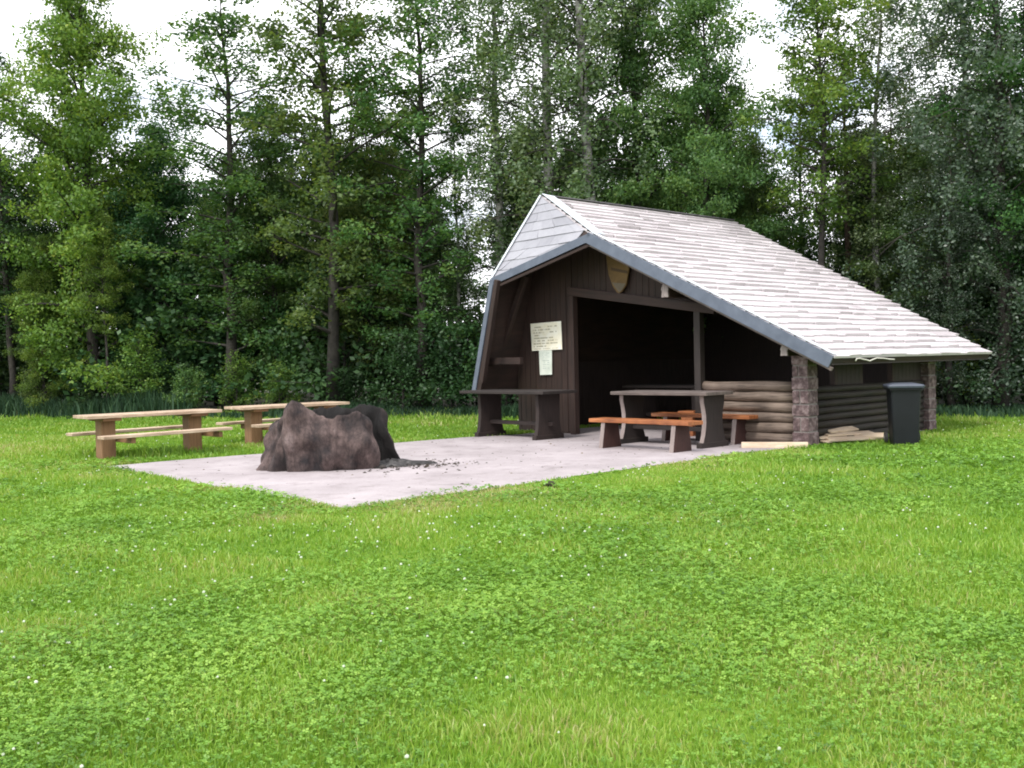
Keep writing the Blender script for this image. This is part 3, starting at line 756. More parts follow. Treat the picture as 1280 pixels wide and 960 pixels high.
# ash spilled out of the gap
def ash():
    mb = MB(); c = gnd(487, 582); c.z = 0; n = 40; rows = []
    for q in range(7):
        f = 1 - q / 6.3; row = []
        for k in range(n):
            a = 2 * math.pi * k / n; r = (.44 * (1 + .28 * math.sin(a * 3 + 1) + .2 * math.sin(a * 5) + .16 * math.sin(a * 11) + random.uniform(-.12, .12))) * f
            row.append(Vector((math.cos(a) * r * 1.0, math.sin(a) * r * .75, .004 + .075 * (1 - f) * (.6 + .4 * math.sin(a * 4)) + random.uniform(0, .03) * (1 if f < .95 else 0))))
        rows.append(row)
    mb.grid(rows, True, None, True); mb.face(rows[-1], None, True)
    o = mb.build('ash', noisy('grey_black_ash', ((.35, (.012, .0115, .0115)), (.55, (.045, .042, .042)), (.75, (.13, .123, .12))), 12, 8, .95, 1, .03)); o.location = c + Z * .006
    tag(o, 'dark ash and charred crumbs spilling from the gap in the stump', 'ash', kind='stuff')
    mb = MB(); c2 = Vector((stump_c.x, stump_c.y, 0)); row = []
    for q in range(5):
        f = 1 - q / 4.4; rows = row
        row.append([Vector((math.cos(2 * math.pi * k / n) * .62 * f, math.sin(2 * math.pi * k / n) * .42 * f, .01 + .10 * (1 - f) + random.uniform(0, .02))) for k in range(n)])
    mb.grid(row, True, None, True); mb.face(row[-1], None, True)
    o2 = mb.build('ash', bpy.data.materials['grey_black_ash']); o2.location = c2 + Z * .006
    tag(o2, 'bed of ash inside the hollow stump', 'ash', kind='stuff')
ash()
def lump(name, loc, r, m, label, cat, group=None, sq=.6):
    mb = MB(); n = 12; rows = []; sd = random.random() * 40
    for i in range(9):
        th_ = math.pi * i / 8; row = []
        for k in range(n):
            ph = 2 * math.pi * k / n; dv = Vector((math.sin(th_) * math.cos(ph), math.sin(th_) * math.sin(ph), math.cos(th_)))
            row.append(dv * r * (1 + .5 * vnoise(dv + Vector((sd, 0, 0)), 1.6)) * Vector((1, 1, sq)).length / 1.7 if False else Vector((dv.x, dv.y, dv.z * sq)) * r * (1 + .5 * vnoise(dv + Vector((sd, 0, 0)), 1.6)))
        rows.append(row)
    mb.grid(rows, True, None, True); o = mb.build(name, m); o.location = Vector(loc) + Z * (r * sq * .6); return tag(o, label, cat, group)
CHAR = noisy('charred_wood', ((.3, (.012, .011, .011)), (.7, (.06, .05, .045))), 14, 6, .9, .8)
for k, (x, y, r) in enumerate(((488, 583, .05), (503, 580, .045), (512, 583, .035), (478, 586, .06), (521, 578, .03), (497, 588, .03), (530, 581, .025))):
    lump('charred_lump', gnd(x, y), r, CHAR, 'charred black wood lump in the ash beside the stump', 'charcoal', 'charred lumps in the ash')
CLOD = noisy('dark_turf_clod', ((.3, (.015, .013, .008)), (.7, (.055, .045, .025))), 16, 6, .95, .8)
lump('turf_clod', gnd(689, 609), .075, CLOD, 'dark clod of turf at the edge between paving and lawn', 'clod')

def in_poly(x, y, poly):
    inside = np.zeros(len(x), bool); n = len(poly)
    for i in range(n):
        x0, y0, x1, y1 = poly[i].x, poly[i].y, poly[(i + 1) % n].x, poly[(i + 1) % n].y
        if y0 == y1: continue
        c = ((y0 > y) != (y1 > y)) & (x < (x1 - x0) * (y - y0) / (y1 - y0) + x0); inside ^= c
    return inside
def litter():
    """crumbs of charcoal, bark and dry leaves lying on the paving"""
    rng = np.random.default_rng(44); V, I, S, T = [], [], [], []; o = 0
    for k in range(1000):
        if k < 620: c = np.array(gnd(487, 582)[:2]) + rng.normal(0, 1, 2) * np.array([.42, .26]) * (1.9 if k % 5 == 0 else 1) + np.array([.05, 0])
        else: c = np.array([rng.uniform(-7, 4), rng.uniform(10, 21)])
        x, y = c
        if not in_poly(np.array([x]), np.array([y]), pav)[0]: continue
        r = rng.uniform(.006, .022) * (1.6 if rng.random() < .1 else 1) * (1.35 if k < 620 else 1); m = 5; a0 = rng.uniform(0, 6.28); h = r * rng.uniform(.2, .7)
        ring = [(x + r * math.cos(a0 + q * 6.283 / m) * rng.uniform(.6, 1.3), y + r * math.sin(a0 + q * 6.283 / m) * rng.uniform(.5, 1.2), .006) for q in range(m)]
        V += ring + [(x, y, .006 + h)]
        for q in range(m): I += [o + q, o + (q + 1) % m, o + m]; S.append(3)
        T += [rng.random() * (.35 if k < 620 else 1)] * (m + 1); o += m + 1
    me = np_mesh('litter', np.array(V), (np.array(I), np.array(S)), foliage('crumbs', ((0, (.02, .018, .016)), (.6, (.07, .055, .04)), (1, (.14, .10, .05))), 0, 0, 0, .02), {'tint': np.array(T)})
    tag(link('litter', me), 'dark crumbs and dry leaf bits scattered on the paving', 'litter', kind='stuff')
litter()

# ------------------------------------------------------------------ trees
def unit(v): return v / np.maximum(np.linalg.norm(v, axis=1, keepdims=True), 1e-9)
def leaf_quads(cen, size, up=.6, rng=RNG, aspect=.62, out=None):
    n = len(cen); nr = rng.normal(size=(n, 3)); nr[:, 2] += up
    if out is not None: nr += out
    nr = unit(nr); t = unit(np.cross(nr, rng.normal(size=(n, 3)))); b = np.cross(nr, t)
    s = size[:, None]; f = nr * s * rng.uniform(-.12, .12, (n, 1))
    v = np.stack((cen - t * s * .5, cen + b * s * aspect * .5 + f, cen + t * s * .5, cen - b * s * aspect * .5 + f), 1)
    return v
def leaf_mesh(name, v, tint, m):
    n = len(v); return np_mesh(name, v.reshape(-1, 3), (np.arange(n * 4), np.full(n, 4)), m, {'tint': np.repeat(tint, 4)})

BARK = noisy('dark_tree_bark', ((.3, (.012, .010, .009)), (.7, (.048, .041, .035))), 9, 8, .9, .9, .02)
BIRCH = noisy('pale_birch_bark', ((.38, (.035, .032, .030)), (.5, (.20, .195, .185)), (.7, (.34, .33, .32))), 5, 8, .75, .4, .01)
PINEB = noisy('reddish_pine_bark', ((.3, (.035, .024, .02)), (.7, (.12, .075, .055))), 9, 8, .9, .9, .02)
F_LEAFY = foliage('leaves_mid_green', ((0, (.034, .072, .026)), (.45, (.085, .152, .046)), (.8, (.15, .22, .062)), (1, (.21, .26, .075))), .44)
F_BRIGHT = foliage('leaves_yellow_green', ((0, (.045, .090, .022)), (.45, (.11, .19, .036)), (.8, (.19, .265, .05)), (1, (.27, .30, .065))), .40, .02)
F_BIRCH = foliage('leaves_birch_green', ((0, (.060, .098, .046)), (.5, (.135, .195, .082)), (1, (.22, .28, .12))), .42, .03, .4, .2)
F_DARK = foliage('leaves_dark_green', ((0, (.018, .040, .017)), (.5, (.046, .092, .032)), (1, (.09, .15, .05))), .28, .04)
F_BLUE = foliage('leaves_blue_green', ((0, (.024, .050, .030)), (.5, (.056, .100, .058)), (1, (.11, .16, .095))), .38, .02, .3, .22)

def tree_proto(kind, h, R, cb, nb, clump_n, leaf, seed, leafm, barkm, r0=None, lean=.0):
    rng = np.random.default_rng(seed); rs = random.Random(seed); mb = MB()
    r0 = r0 or .011 * h + .02
    n = 9; pts = []; x = y = 0.0; lx, ly = rs.uniform(-lean, lean), rs.uniform(-lean, lean)
    for k in range(n + 1):
        s = k / n; pts.append(Vector((x, y, h * s))); x += rs.uniform(-.018, .018) * h * .35 + lx * h / n; y += rs.uniform(-.018, .018) * h * .35 + ly * h / n
    rad = [r0 * (1.25 if k == 0 else (1 - k / n) ** .8 + .04) for k in range(n + 1)]
    mb.tube(pts, rad, 8); mb.split = (len(mb.f), BARK)
    def trunk_at(z):
        s = min(max(z / h, 0), .999) * n; i = int(s); return pts[i].lerp(pts[i + 1], s - i)
    cen, siz, tin, outv = [], [], [], []
    for i in range(nb):
        s = ((i + .5) / nb) ** .95; z = h * (cb + (1 - cb) * s * .99)
        if kind == 'leafy': prof = (.55 + .9 * s) if s < .35 else (.87 * (1 - (s - .35) / .65) ** .75 + .10)
        elif kind == 'slim': prof = .45 + .55 * math.sin(min(1, s * 1.3) * math.pi * .75) if s < .75 else .65 * (1 - s) / .25 + .15
        elif kind == 'birch': prof = .5 + .5 * math.sin(s * math.pi * .9) if s < .6 else 1.0 * (1 - (s - .6) / .4) ** .7 + .12
        elif kind == 'pine': prof = .85 * (1 - s) ** .6 + .2
        else: prof = .9 * (1 - s * .6)
        Lb = R * prof * rs.uniform(.55, 1.15); az = i * 2.399 + rs.uniform(-.5, .5)
        el = {'leafy': .38 + .5 * s, 'slim': .35 + .4 * s, 'birch': .75, 'pine': .12 + .3 * s, 'shrub': .8}[kind] + rs.uniform(-.25, .25)
        dv = Vector((math.cos(az) * math.cos(el), math.sin(az) * math.cos(el), math.sin(el)))
        b0 = trunk_at(z); bp = [b0]; q = b0.copy(); dd = dv.copy(); m_ = 5
        for k in range(m_):
            q = q + dd * (Lb / m_); bp.append(q.copy())
            droop = {'leafy': .10, 'slim': .06, 'birch': .34, 'pine': .02, 'shrub': .05}[kind]
            dd = (dd + Vector((rs.uniform(-.15, .15), rs.uniform(-.15, .15), -droop + rs.uniform(-.08, .08)))).normalized()
        br = max(.010, r0 * (.42 if kind != 'birch' else .24) * (1 - s * .7)); mb.tube(bp, [br * (1 - .8 * k / m_) for k in range(m_ + 1)], 5, False)
        nc = max(2, int(Lb * {'leafy': 3.2, 'slim': 3.0, 'birch': 3.6, 'pine': 3.2, 'shrub': 4.5}[kind]) + 1)
        btint = rs.uniform(-.16, .16)
        for c in range(nc):
            f = rs.uniform(.22, 1.02) if c else 1.0
            k = min(int(f * m_), m_ - 1); p = bp[k].lerp(bp[k + 1], f * m_ - k)
            p = p + Vector((rs.gauss(0, .26), rs.gauss(0, .26), rs.gauss(0, .12))) * (.5 + Lb * .25)
            if rs.random() < .35: mb.tube([bp[k], p], [br * .3 + .004, .004], 3, False)
            cr_ = rs.uniform(.32, .62) * {'leafy': 1.0, 'slim': .78, 'birch': .68, 'pine': .6, 'shrub': .7}[kind] * (.75 + .1 * R)
            sc = {'leafy': (1, 1, .62), 'slim': (1, 1, .70), 'birch': (.7, .7, 1.35), 'pine': (1, 1, .4), 'shrub': (1, 1, .8)}[kind]
            nl = int(clump_n * rs.uniform(.6, 1.4) * (cr_ / .45) ** 1.6)
            g = rng.normal(size=(nl, 3)); g = unit(g) * (rng.random((nl, 1)) ** .45) * cr_ * np.array(sc)
            # ragged: dent the clump
            g *= (1 + .35 * np.sin(g[:, :1] * 9 + c) * np.sin(g[:, 1:2] * 8 + i))
            if kind == 'birch': g[:, 2] -= cr_ * .5
            cen.append(np.array(p) + g); siz.append(leaf * rng.uniform(.6, 1.35, nl)); outv.append(unit(g) * .55)
            ct = .45 + btint + rs.uniform(-.14, .14)
            tin.append(np.clip(ct + rng.normal(0, .15, nl), 0, 1))
    cen = np.concatenate(cen); keep = cen[:, 2] > .08; cen = cen[keep]
    v = leaf_quads(cen, np.concatenate(siz)[keep], .55, rng, .66, np.concatenate(outv)[keep])
    return mb.mesh('trunk', barkm), leaf_mesh('crown', v, np.concatenate(tin)[keep], leafm)

PR = {}
def proto(key, *a, **k): PR[key] = tree_proto(*a, **k)
#            kind    h   R    cb   nb clump leaf seed
proto('leafy1', 'leafy', 14, 3.4, .10, 66, 125, .098, 1, F_LEAFY, BARK)
proto('leafy2', 'leafy', 12, 2.9, .12, 56, 120, .095, 2, F_LEAFY, BARK)
proto('bright', 'leafy', 13, 3.3, .07, 70, 125, .098, 3, F_BRIGHT, BARK)
proto('dark',   'leafy', 11, 3.0, .10, 54, 105, .11, 4, F_DARK, BARK)
proto('slim1',  'slim', 14, 2.1, .14, 72, 105, .092, 5, F_LEAFY, BARK, .13)
proto('slim2',  'slim', 12, 1.8, .22, 56, 95, .092, 6, F_DARK, BARK, .11)
proto('slimb',  'slim', 12, 2.0, .42, 54, 105, .095, 16, F_BRIGHT, BARK, .10)
proto('birch1', 'birch', 16, 2.6, .22, 76, 105, .072, 7, F_BIRCH, BIRCH, .13)
proto('birch2', 'birch', 15, 2.3, .24, 70, 105, .072, 8, F_BIRCH, BIRCH, .12)
proto('blue',   'birch', 13, 3.1, .06, 78, 110, .080, 9, F_BLUE, BARK, .15)
proto('pine',   'pine', 13, 1.9, .55, 38, 80, .085, 10, F_DARK, PINEB)
proto('shrub1', 'shrub', 2.4, 1.3, .06, 26, 90, .08, 11, F_LEAFY, BARK, .03)
proto('shrub2', 'shrub', 2.0, 1.2, .05, 24, 90, .08, 12, F_DARK, BARK, .03)
proto('shrub3', 'shrub', 2.8, 1.2, .06, 28, 80, .08, 13, F_BRIGHT, BARK, .03)
NAMES = {'leafy': 'broadleaf_tree', 'bright': 'broadleaf_tree', 'dark': 'broadleaf_tree', 'slim': 'slender_tree', 'birch': 'birch_tree', 'blue': 'broadleaf_tree', 'pine': 'pine_tree', 'shrub': 'shrub'}
H0 = {'leafy1': 14, 'leafy2': 12, 'bright': 13, 'dark': 11, 'slim1': 14, 'slim2': 12, 'slimb': 12, 'birch1': 16, 'birch2': 15, 'blue': 13, 'pine': 13, 'shrub1': 2.4, 'shrub2': 2.0, 'shrub3': 2.8}
def plant(px, off, key, h, label, group=None, wide=1.0, rz=None, cat=None):
    Y = edgeY(px) + off; p = at_depth(px, Y); nm = NAMES[key.rstrip('123b') if key.startswith(('slim', 'leafy', 'birch', 'shrub')) and key.rstrip('123b') in NAMES else key.rstrip('123')] if True else ''
    s = h / H0[key]
    o = empty(nm, p, random.uniform(0, 6.28) if rz is None else rz, label, cat or ('shrub' if nm == 'shrub' else 'tree'), group)
    o.scale = (s * wide, s * wide, s)
    tm, cm = PR[key]
    link('trunk' if nm != 'shrub' else 'stem', tm, o); link('crown' if nm != 'shrub' else 'foliage', cm, o)
    return o
FRONT = [
 (-150, 1.0, 'leafy1', 13, 'tall broadleaf tree outside the lawn, beyond the left edge', 1.0),
 (-60, 2.0, 'dark', 11, 'dark broadleaf tree beyond the left edge of the lawn', 1.0),
 (16, 1.2, 'slim2', 11.5, 'thin dark-trunked tree at the far left edge of the wood', 1.1),
 (55, .8, 'bright', 5.5, 'small yellow green tree with leaning stem, left of the broad leafy tree', .9),
 (118, 1.4, 'bright', 14.5, 'broad leafy tree with bright yellow green boughs behind the left picnic table', 1.0),
 (135, .2, 'slimb', 6.0, 'young tree with bright lower leaves and bare stem in front of the broad leafy tree', 1.0),
 (205, 2.8, 'dark', 9.0, 'dark rounded tree between the broad leafy tree and the tall slender one', 1.0),
 (285, 1.4, 'slim1', 12.6, 'tall slender tree with dark trunk and open crown above the left picnic tables', 1.55),
 (345, 2.6, 'leafy2', 9.5, 'mid green leafy tree behind the gap between the two pale picnic tables', .95),
 (415, .9, 'slim1', 15.5, 'very tall thin tree with sparse crown rising behind the hollow stump', 1.25),
 (465, 2.4, 'leafy2', 9.0, 'rounded mid green tree between the sparse tall tree and the straight dark trunk', .95),
 (527, 1.2, 'slim1', 12.8, 'straight dark-trunked tree with rounded top left of the shelter', 1.3),
 (575, 2.6, 'birch2', 9.0, 'short light green tree just left of the shelter roof', 1.0),
 (635, 2.4, 'birch1', 15.5, 'light green drooping birch behind the left corner of the shelter gable', 1.25),
 (686, 1.4, 'birch2', 17.5, 'birch with pale trunk rising directly above the roof peak', 1.3),
 (741, .9, 'birch1', 18.0, 'thick pale-trunked birch behind the roof ridge, right of the roof peak', 1.2),
 (806, 2.6, 'leafy1', 13.0, 'tall leafy tree behind the middle of the roof ridge', .9),
 (884, 1.2, 'leafy1', 10.9, 'dense cone-shaped green tree behind the right end of the ridge', .9),
 (945, 2.8, 'leafy2', 7.2, 'small green tree in the dip right of the cone-shaped tree', .85),
 (1030, .8, 'slimb', 10.4, 'bare-stemmed tree with yellow green crown over the roof slope', 1.15),
 (1000, 4.5, 'slim2', 9.0, 'thin dark stem just left of the yellow green crown', .9),
 (1062, 3.2, 'pine', 9.4, 'bare-trunked pine just right of the yellow green crown', 1.0),
 (1094, 1.8, 'birch2', 10.5, 'greyish fine-leaved birch over the lower roof slope', 1.25),
 (1140, 1.6, 'leafy2', 6.4, 'bushy green tree behind the low end of the roof', 1.05),
 (1190, .4, 'blue', 6.0, 'blue green bushy tree beside the roof corner', 1.15),
 (1250, .5, 'blue', 12.5, 'large dark blue green tree at the right edge of the lawn', 1.1),
 (1225, 2.4, 'birch1', 12.5, 'tall drooping birch behind the large blue green tree', 1.2),
 (1330, 1.0, 'leafy1', 11.5, 'tall broadleaf tree outside the lawn, beyond the right edge', 1.0),
 (1440, .6, 'blue', 10.0, 'blue green tree beyond the right edge of the lawn', 1.0),
]
for px, off, key, h, lb, wd in FRONT:
    plant(px, off, key, h, lb, 'trees along the edge of the wood', wd)
ZONES = [(-260, 260, 'left of the tall slender tree'), (260, 560, 'behind the stump and tables'), (560, 920, 'behind the shelter roof'), (920, 1500, 'to the right of the ridge end')]
def zone(px):
    for a, b, t in ZONES:
        if a <= px < b: return t
    return ZONES[-1][2]
rs = random.Random(5)
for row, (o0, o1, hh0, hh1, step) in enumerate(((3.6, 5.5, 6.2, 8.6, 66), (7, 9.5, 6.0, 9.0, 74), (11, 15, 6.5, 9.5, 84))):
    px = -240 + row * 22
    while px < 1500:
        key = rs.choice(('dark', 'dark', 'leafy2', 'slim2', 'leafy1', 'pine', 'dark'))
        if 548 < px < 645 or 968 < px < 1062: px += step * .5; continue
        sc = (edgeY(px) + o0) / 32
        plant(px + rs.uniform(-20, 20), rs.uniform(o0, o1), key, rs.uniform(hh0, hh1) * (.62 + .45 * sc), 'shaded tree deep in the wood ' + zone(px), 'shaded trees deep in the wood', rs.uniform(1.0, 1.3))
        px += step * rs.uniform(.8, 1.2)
# shrubs along the edge
px = -180
while px < 1480:
    if not (690 < px < 900):
        key = rs.choice(('shrub1', 'shrub2', 'shrub2', 'shrub3', 'shrub1'))
        plant(px, rs.uniform(.2, 1.3), key, rs.uniform(1.1, 2.7), {'shrub1': 'mid green', 'shrub2': 'dark green', 'shrub3': 'yellow green'}[key] + ' shrub at the edge of the wood ' + zone(px), 'shrubs along the edge of the wood', rs.uniform(.9, 1.4))
    px += rs.uniform(52, 95)
px = -200
while px < 1480:
    key = rs.choice(('shrub2', 'shrub1', 'shrub2'))
    plant(px, rs.uniform(2.0, 3.4), key, rs.uniform(2.4, 4.2), 'tall shaded shrub under the trees ' + zone(px), 'tall shaded shrubs under the trees', rs.uniform(1.0, 1.5))
    px += rs.uniform(58, 96)
# the rest of the wood, one dim mass
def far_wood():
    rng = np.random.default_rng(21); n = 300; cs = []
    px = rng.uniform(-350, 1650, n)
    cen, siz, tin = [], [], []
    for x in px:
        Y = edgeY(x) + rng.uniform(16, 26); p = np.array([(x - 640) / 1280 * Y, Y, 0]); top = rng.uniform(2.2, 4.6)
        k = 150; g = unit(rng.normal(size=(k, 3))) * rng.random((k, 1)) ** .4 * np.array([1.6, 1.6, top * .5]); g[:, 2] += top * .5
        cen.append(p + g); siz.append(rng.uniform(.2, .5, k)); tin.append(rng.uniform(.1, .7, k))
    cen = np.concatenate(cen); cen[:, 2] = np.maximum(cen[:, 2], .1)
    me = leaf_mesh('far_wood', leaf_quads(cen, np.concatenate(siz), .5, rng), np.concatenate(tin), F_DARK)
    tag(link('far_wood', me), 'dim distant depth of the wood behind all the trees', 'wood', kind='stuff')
far_wood()

# ------------------------------------------------------------------ grass
def field(x, y, s, ph=0):
    """smooth random field in about -1..1"""
    r = np.random.default_rng(int(s * 100) + int(ph * 7)); v = 0
    for k in range(6):
        a = r.uniform(0, 6.28); f = s * r.uniform(.6, 1.7); v = v + np.sin(x * f * math.cos(a) + y * f * math.sin(a) + r.uniform(0, 6.28))
    return v / 3.2
def scatter(rng, y0, y1, dens, marg=1.6):
    A = (y1 - y0) * (2 * marg + .56 * (y0 + y1)); n = int(A * dens)
    y = rng.uniform(y0, y1, n); hw = .56 * y + marg; x = rng.uniform(-1, 1, n) * (.56 * y1 + marg)
    k = np.abs(x) < hw; x, y = x[k], y[k]
    k = ~in_poly(x, y, pavw); x, y = x[k], y[k]
    q = np.stack((x - P.x, y - P.y), 1); u = q @ np.array([w.x, w.y]); t = q @ np.array([d.x, d.y])
    k = ~((u > -.06) & (u < 6) & (t > -.02) & (t < 4.2)); x, y = x[k], y[k]
    ey = (32.0 - 16 * .37) - .37 * x; k = y < ey + 1.0
    return x[k], y[k]
def blades(x, y, h, wd, tint, rng, lean=.5):
    n = len(x); a = rng.uniform(0, 6.28, n); b = rng.uniform(0, 6.28, n); l = h * rng.uniform(.1, 1, n) * lean * 1.4
    side = np.stack((np.cos(a), np.sin(a), np.zeros(n)), 1) * (wd / 2)[:, None]
    base = np.stack((x, y, np.zeros(n)), 1); ld = np.stack((np.cos(b) * l, np.sin(b) * l, np.zeros(n)), 1)
    mid = base + ld * .35; mid[:, 2] = h * .6; tip = base + ld; tip[:, 2] = h * rng.uniform(.75, 1.0, n)
    v = np.stack((base - side, base + side, mid + side * .8, mid - side * .8, tip), 1).reshape(-1, 3)
    o = (np.arange(n) * 5)[:, None]; idx = (o + np.array([0, 1, 2, 3, 3, 2, 4])).ravel(); sizes = np.tile([4, 3], n)
    return v, idx, sizes, np.repeat(tint, 5)
GRASS = foliage('lawn_grass', ((0, (.060, .145, .018)), (.4, (.152, .300, .032)), (.7, (.24, .385, .055)), (.88, (.33, .41, .10)), (1, (.42, .40, .20))), .38, 0, 0, .10)
def grass():
    rng = np.random.default_rng(3); V, I, S, T = [], [], [], []; o = 0
    for y0, y1, dens, h0, wd in ((1.6, 4.5, 7000, .042, .0055), (4.5, 7, 5000, .044, .0065), (7, 11, 2600, .05, .0085), (11, 16, 1300, .052, .012), (16, 22, 700, .055, .018), (22, 37, 330, .06, .028)):
        x, y = scatter(rng, y0, y1, dens); n = len(x)
        f = field(x, y, 1.1) ; f2 = field(x, y, .45, 2); f3 = field(x, y, 4.5, 4)
        h = h0 * (1 + .34 * f + .30 * f3) * rng.uniform(.5, 1.4, n)
        ed = (32.0 - 16 * .37) - .37 * x - y; h = h * (1 + 2.2 * np.exp(-np.maximum(ed, 0) / 1.1) * rng.random(n))
        ti = .47 + .13 * f2 + .08 * f + .10 * f3 + .06 * np.clip((y - 5) / 10, 0, 1) + rng.normal(0, .15, n)
        # drier, trodden strip beside the paving
        e0, e1 = pav[0], pav[1]; ax = (e1 - e0).normalized(); dist = np.abs((x - e0.x) * -ax.y + (y - e0.y) * ax.x); al = (x - e0.x) * ax.x + (y - e0.y) * ax.y
        dry = np.exp(-(dist / 1.2) ** 2) * (al > -1) * (al < 8) * (.6 + .5 * field(x, y, 1.7, 9))
        e2 = pav[-1]; bx = (e2 - e0).normalized(); dis2 = np.abs((x - e0.x) * -bx.y + (y - e0.y) * bx.x); al2 = (x - e0.x) * bx.x + (y - e0.y) * bx.y
        dry = np.maximum(dry, np.exp(-(dis2 / .8) ** 2) * (al2 > -1) * (al2 < 8) * (.4 + .5 * field(x, y, 1.7, 10)))
        spots = np.maximum(0, field(x, y, .9, 11) - .45) * .55
        ti = ti + .46 * np.maximum(dry, 0) + spots * .4 + .12 * np.maximum(0, field(x, y, 2.6, 15)) + .16 * (rng.random(n) < .05); h = h * (1 - .4 * np.clip(dry, 0, 1))
        # unmown tufts round the table legs, also tinted darker
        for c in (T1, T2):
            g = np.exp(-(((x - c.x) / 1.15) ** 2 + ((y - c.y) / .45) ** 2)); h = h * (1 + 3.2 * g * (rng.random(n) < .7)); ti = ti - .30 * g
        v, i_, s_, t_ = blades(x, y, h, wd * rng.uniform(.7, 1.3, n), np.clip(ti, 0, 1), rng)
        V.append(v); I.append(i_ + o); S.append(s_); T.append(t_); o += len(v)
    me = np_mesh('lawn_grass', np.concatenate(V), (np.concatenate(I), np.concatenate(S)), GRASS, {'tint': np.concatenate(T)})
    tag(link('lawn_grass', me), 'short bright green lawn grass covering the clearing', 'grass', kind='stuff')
grass()
CLOVER = foliage('clover_leaves', ((0, (.050, .125, .016)), (.5, (.140, .290, .030)), (1, (.27, .43, .065))), .3, 0, 0, .16)
def clover():
    rng = np.random.default_rng(8); V, T = [], []
    for y0, y1, dens, s in ((1.6, 4.5, 5200, .0115), (4.5, 7, 3200, .0135), (7, 11, 1300, .018), (11, 16, 350, .028)):
        x, y = scatter(rng, y0, y1, dens); pat = field(x, y, 1.5, 5) + .45 * field(x, y, 4, 6); k = pat > rng.uniform(-1.0, .7, len(x)); x, y, pat = x[k], y[k], pat[k]; n = len(x)
        z = rng.uniform(.022, .052, n) * (1 + .35 * np.clip(pat, -1, 1)); a0 = rng.uniform(0, 6.28, n); sz = s * rng.uniform(.6, 1.25, n); ti = np.clip(.46 + .17 * rng.normal(size=n) + .16 * field(x, y, .7, 21) + .13 * field(x, y, 3.3, 22), 0, 1); z = z * (1 + .45 * field(x, y, 5.5, 23))
        tilt = rng.normal(0, .28, (n, 2))
        for q in range(3):
            a = a0 + q * 2.094; dx, dy = np.cos(a), np.sin(a)
            def pt(r, off): 
                px_ = (dx * r - dy * off) * sz; py_ = (dy * r + dx * off) * sz
                return np.stack((x + px_, y + py_, z + px_ * tilt[:, 0] + py_ * tilt[:, 1] + .12 * sz * r), 1)
            V.append(np.stack((pt(.05, 0), pt(.55, .48), pt(1.05, .28), pt(.98, 0), pt(1.05, -.28), pt(.55, -.48)), 1)); T.append(ti)
    v = np.concatenate(V); n = len(v)
    me = np_mesh('clover', v.reshape(-1, 3), (np.arange(n * 6), np.full(n, 6)), CLOVER, {'tint': np.repeat(np.concatenate(T), 6)})
    tag(link('clover', me), 'patches of clover leaves mixed through the nearer lawn', 'clover', kind='stuff')
clover()
def flowers():
    rng = np.random.default_rng(12); mb = MB()
    xs, ys = [], []
    for y0, y1, dn in ((2.6, 5, 9), (5, 9, 13), (9, 15, 9), (15, 24, 3)):
        x, y = scatter(rng, y0, y1, dn); k = field(x, y, .8, 3) > rng.uniform(-1.0, 1.0, len(x)); xs.append(x[k]); ys.append(y[k])
    x, y = np.concatenate(xs), np.concatenate(ys)
    V, I, S = [], [], []; o = 0
    nu = 7
    for cx, cy in zip(x, y):
        r = rng.uniform(.0035, .0085) * (1 + .03 * cy); cz = rng.uniform(.045, .075)
        pts = [(cx, cy, cz + r)]
        for zz, rr in ((.5, .87), (-.3, .95)):
            for k in range(nu):
                a = k / nu * 6.283 + zz; q = r * rr * rng.uniform(.8, 1.15); pts.append((cx + q * math.cos(a), cy + q * math.sin(a), cz + zz * r * rng.uniform(.8, 1.2)))
        V += pts
        for k in range(nu):
            k2 = (k + 1) % nu
            I += [o, o + 1 + k, o + 1 + k2]; S.append(3)
            I += [o + 1 + k, o + 1 + nu + k, o + 1 + nu + k2, o + 1 + k2]; S.append(4)
        o += len(pts)
    me = np_mesh('clover_flowers', np.array(V), (np.array(I), np.array(S)), noisy('white_clover_heads', ((.3, (.30, .36, .24)), (.7, (.52, .55, .46))), 60, 3, .8, 0))
    tag(link('clover_flowers', me), 'tiny white clover heads dotted over the lawn', 'flowers', kind='stuff')
flowers()
# tall herbs at the foot of the wood
HERB = foliage('herb_leaves', ((0, (.020, .048, .026)), (.5, (.050, .098, .052)), (1, (.095, .16, .075))), .3, 0, 0, .03)
def herbs():
    rng = np.random.default_rng(31); V, I, S, T = [], [], [], []; o = 0
    n = 60000; px = rng.uniform(-350, 1650, n); Y = np.array([edgeY(p) for p in px]) + rng.normal(.5, .55, n) - .55 * np.maximum(0, field(px * .02, px * 0, 1.3, 2))
    x = (px - 640) / 1280 * Y
    q = np.stack((x - P.x, Y - P.y), 1); u = q @ np.array([w.x, w.y]); t = q @ np.array([d.x, d.y]); k = ~((u > -.5) & (u < 6.5) & (t > -1) & (t < 5.5)); x, Y, px = x[k], Y[k], px[k]; n = len(x)
    lush = np.where(px < 240, 1.05, .50) * (1 + .4 * field(x, Y, .9, 8)); h = np.clip(.62 * lush, .1, 1.2) * rng.uniform(.15, 1.15, n)
    v, i_, s_, t_ = blades(x, Y, h, rng.uniform(.02, .05, n), np.clip(.3 + rng.normal(0, .2, n), 0, 1), rng, .35)
    me = np_mesh('tall_herbs', v, (i_, s_), HERB, {'tint': t_})
    tag(link('tall_herbs', me), 'blue green band of tall herbs at the foot of the wood', 'undergrowth', kind='stuff')
herbs()

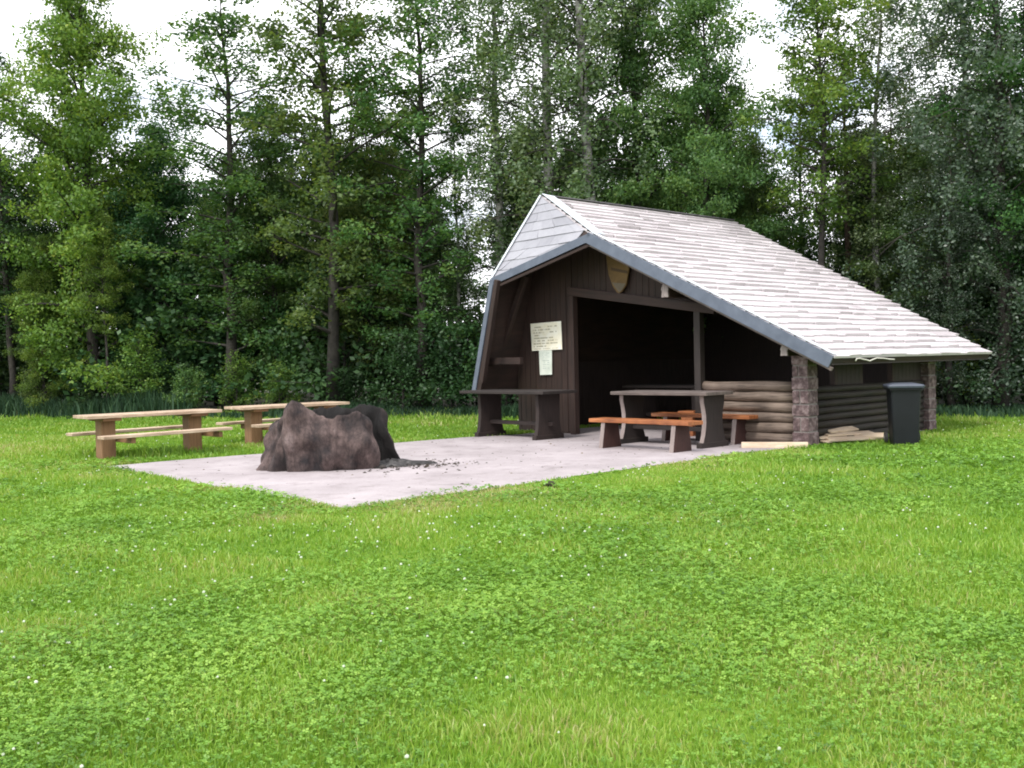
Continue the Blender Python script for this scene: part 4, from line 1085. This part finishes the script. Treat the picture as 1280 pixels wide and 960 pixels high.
# ------------------------------------------------------------------ light
SUN_EL, SUN_AZ = math.radians(54), math.radians(212)     # azimuth clockwise from +Y: behind the camera, to the left
wd_ = bpy.data.worlds.new('World'); SC.world = wd_; wd_.use_nodes = True; nt = wd_.node_tree; L = nt.links.new
bg = nt.nodes['Background']
sky = nt.nodes.new('ShaderNodeTexSky'); sky.sky_type = 'NISHITA'; sky.sun_disc = False; sky.sun_elevation = SUN_EL; sky.sun_rotation = SUN_AZ; sky.air_density = 1.0; sky.dust_density = 1.5
tc = nt.nodes.new('ShaderNodeTexCoord'); mp = nt.nodes.new('ShaderNodeMapping'); mp.inputs['Scale'].default_value = (1, 1, 1.8); L(tc.outputs['Generated'], mp.inputs[0])
nz = nt.nodes.new('ShaderNodeTexNoise'); nz.inputs['Scale'].default_value = 3.2; nz.inputs['Detail'].default_value = 8; nz.inputs['Roughness'].default_value = .58; L(mp.outputs[0], nz.inputs['Vector'])
rp = ramp(nt, ((.33, (0, 0, 0)), (.45, (1, 1, 1)))); L(nz.outputs[0], rp.inputs[0])
mx = nt.nodes.new('ShaderNodeMixRGB'); mx.inputs[2].default_value = (9.5, 9.6, 9.9, 1); L(rp.outputs[0], mx.inputs[0]); L(sky.outputs[0], mx.inputs[1])
L(mx.outputs[0], bg.inputs[0]); bg.inputs[1].default_value = .11
sd = bpy.data.lights.new('sun', 'SUN'); sd.energy = 1.5; sd.angle = math.radians(12); sd.color = (1, .96, .89)
so_ = bpy.data.objects.new('sun', sd); C.objects.link(so_)
sv = Vector((math.sin(SUN_AZ) * math.cos(SUN_EL), math.cos(SUN_AZ) * math.cos(SUN_EL), math.sin(SUN_EL)))
so_.rotation_euler = (-sv).to_track_quat('-Z', 'Y').to_euler(); so_.location = sv * 50

SC.view_settings.view_transform = 'Standard'; SC.view_settings.look = 'None'; SC.view_settings.gamma = 1; SC.view_settings.exposure = 1.12
SC.render.engine = 'CYCLES'
cy = SC.cycles
cy.max_bounces = 5; cy.diffuse_bounces = 3; cy.glossy_bounces = 2; cy.transmission_bounces = 3; cy.transparent_max_bounces = 4
cy.caustics_reflective = False; cy.caustics_refractive = False; cy.use_denoising = True; cy.filter_width = 1.9; cy.sample_clamp_indirect = 4
SC.render.resolution_x, SC.render.resolution_y = 1024, 768
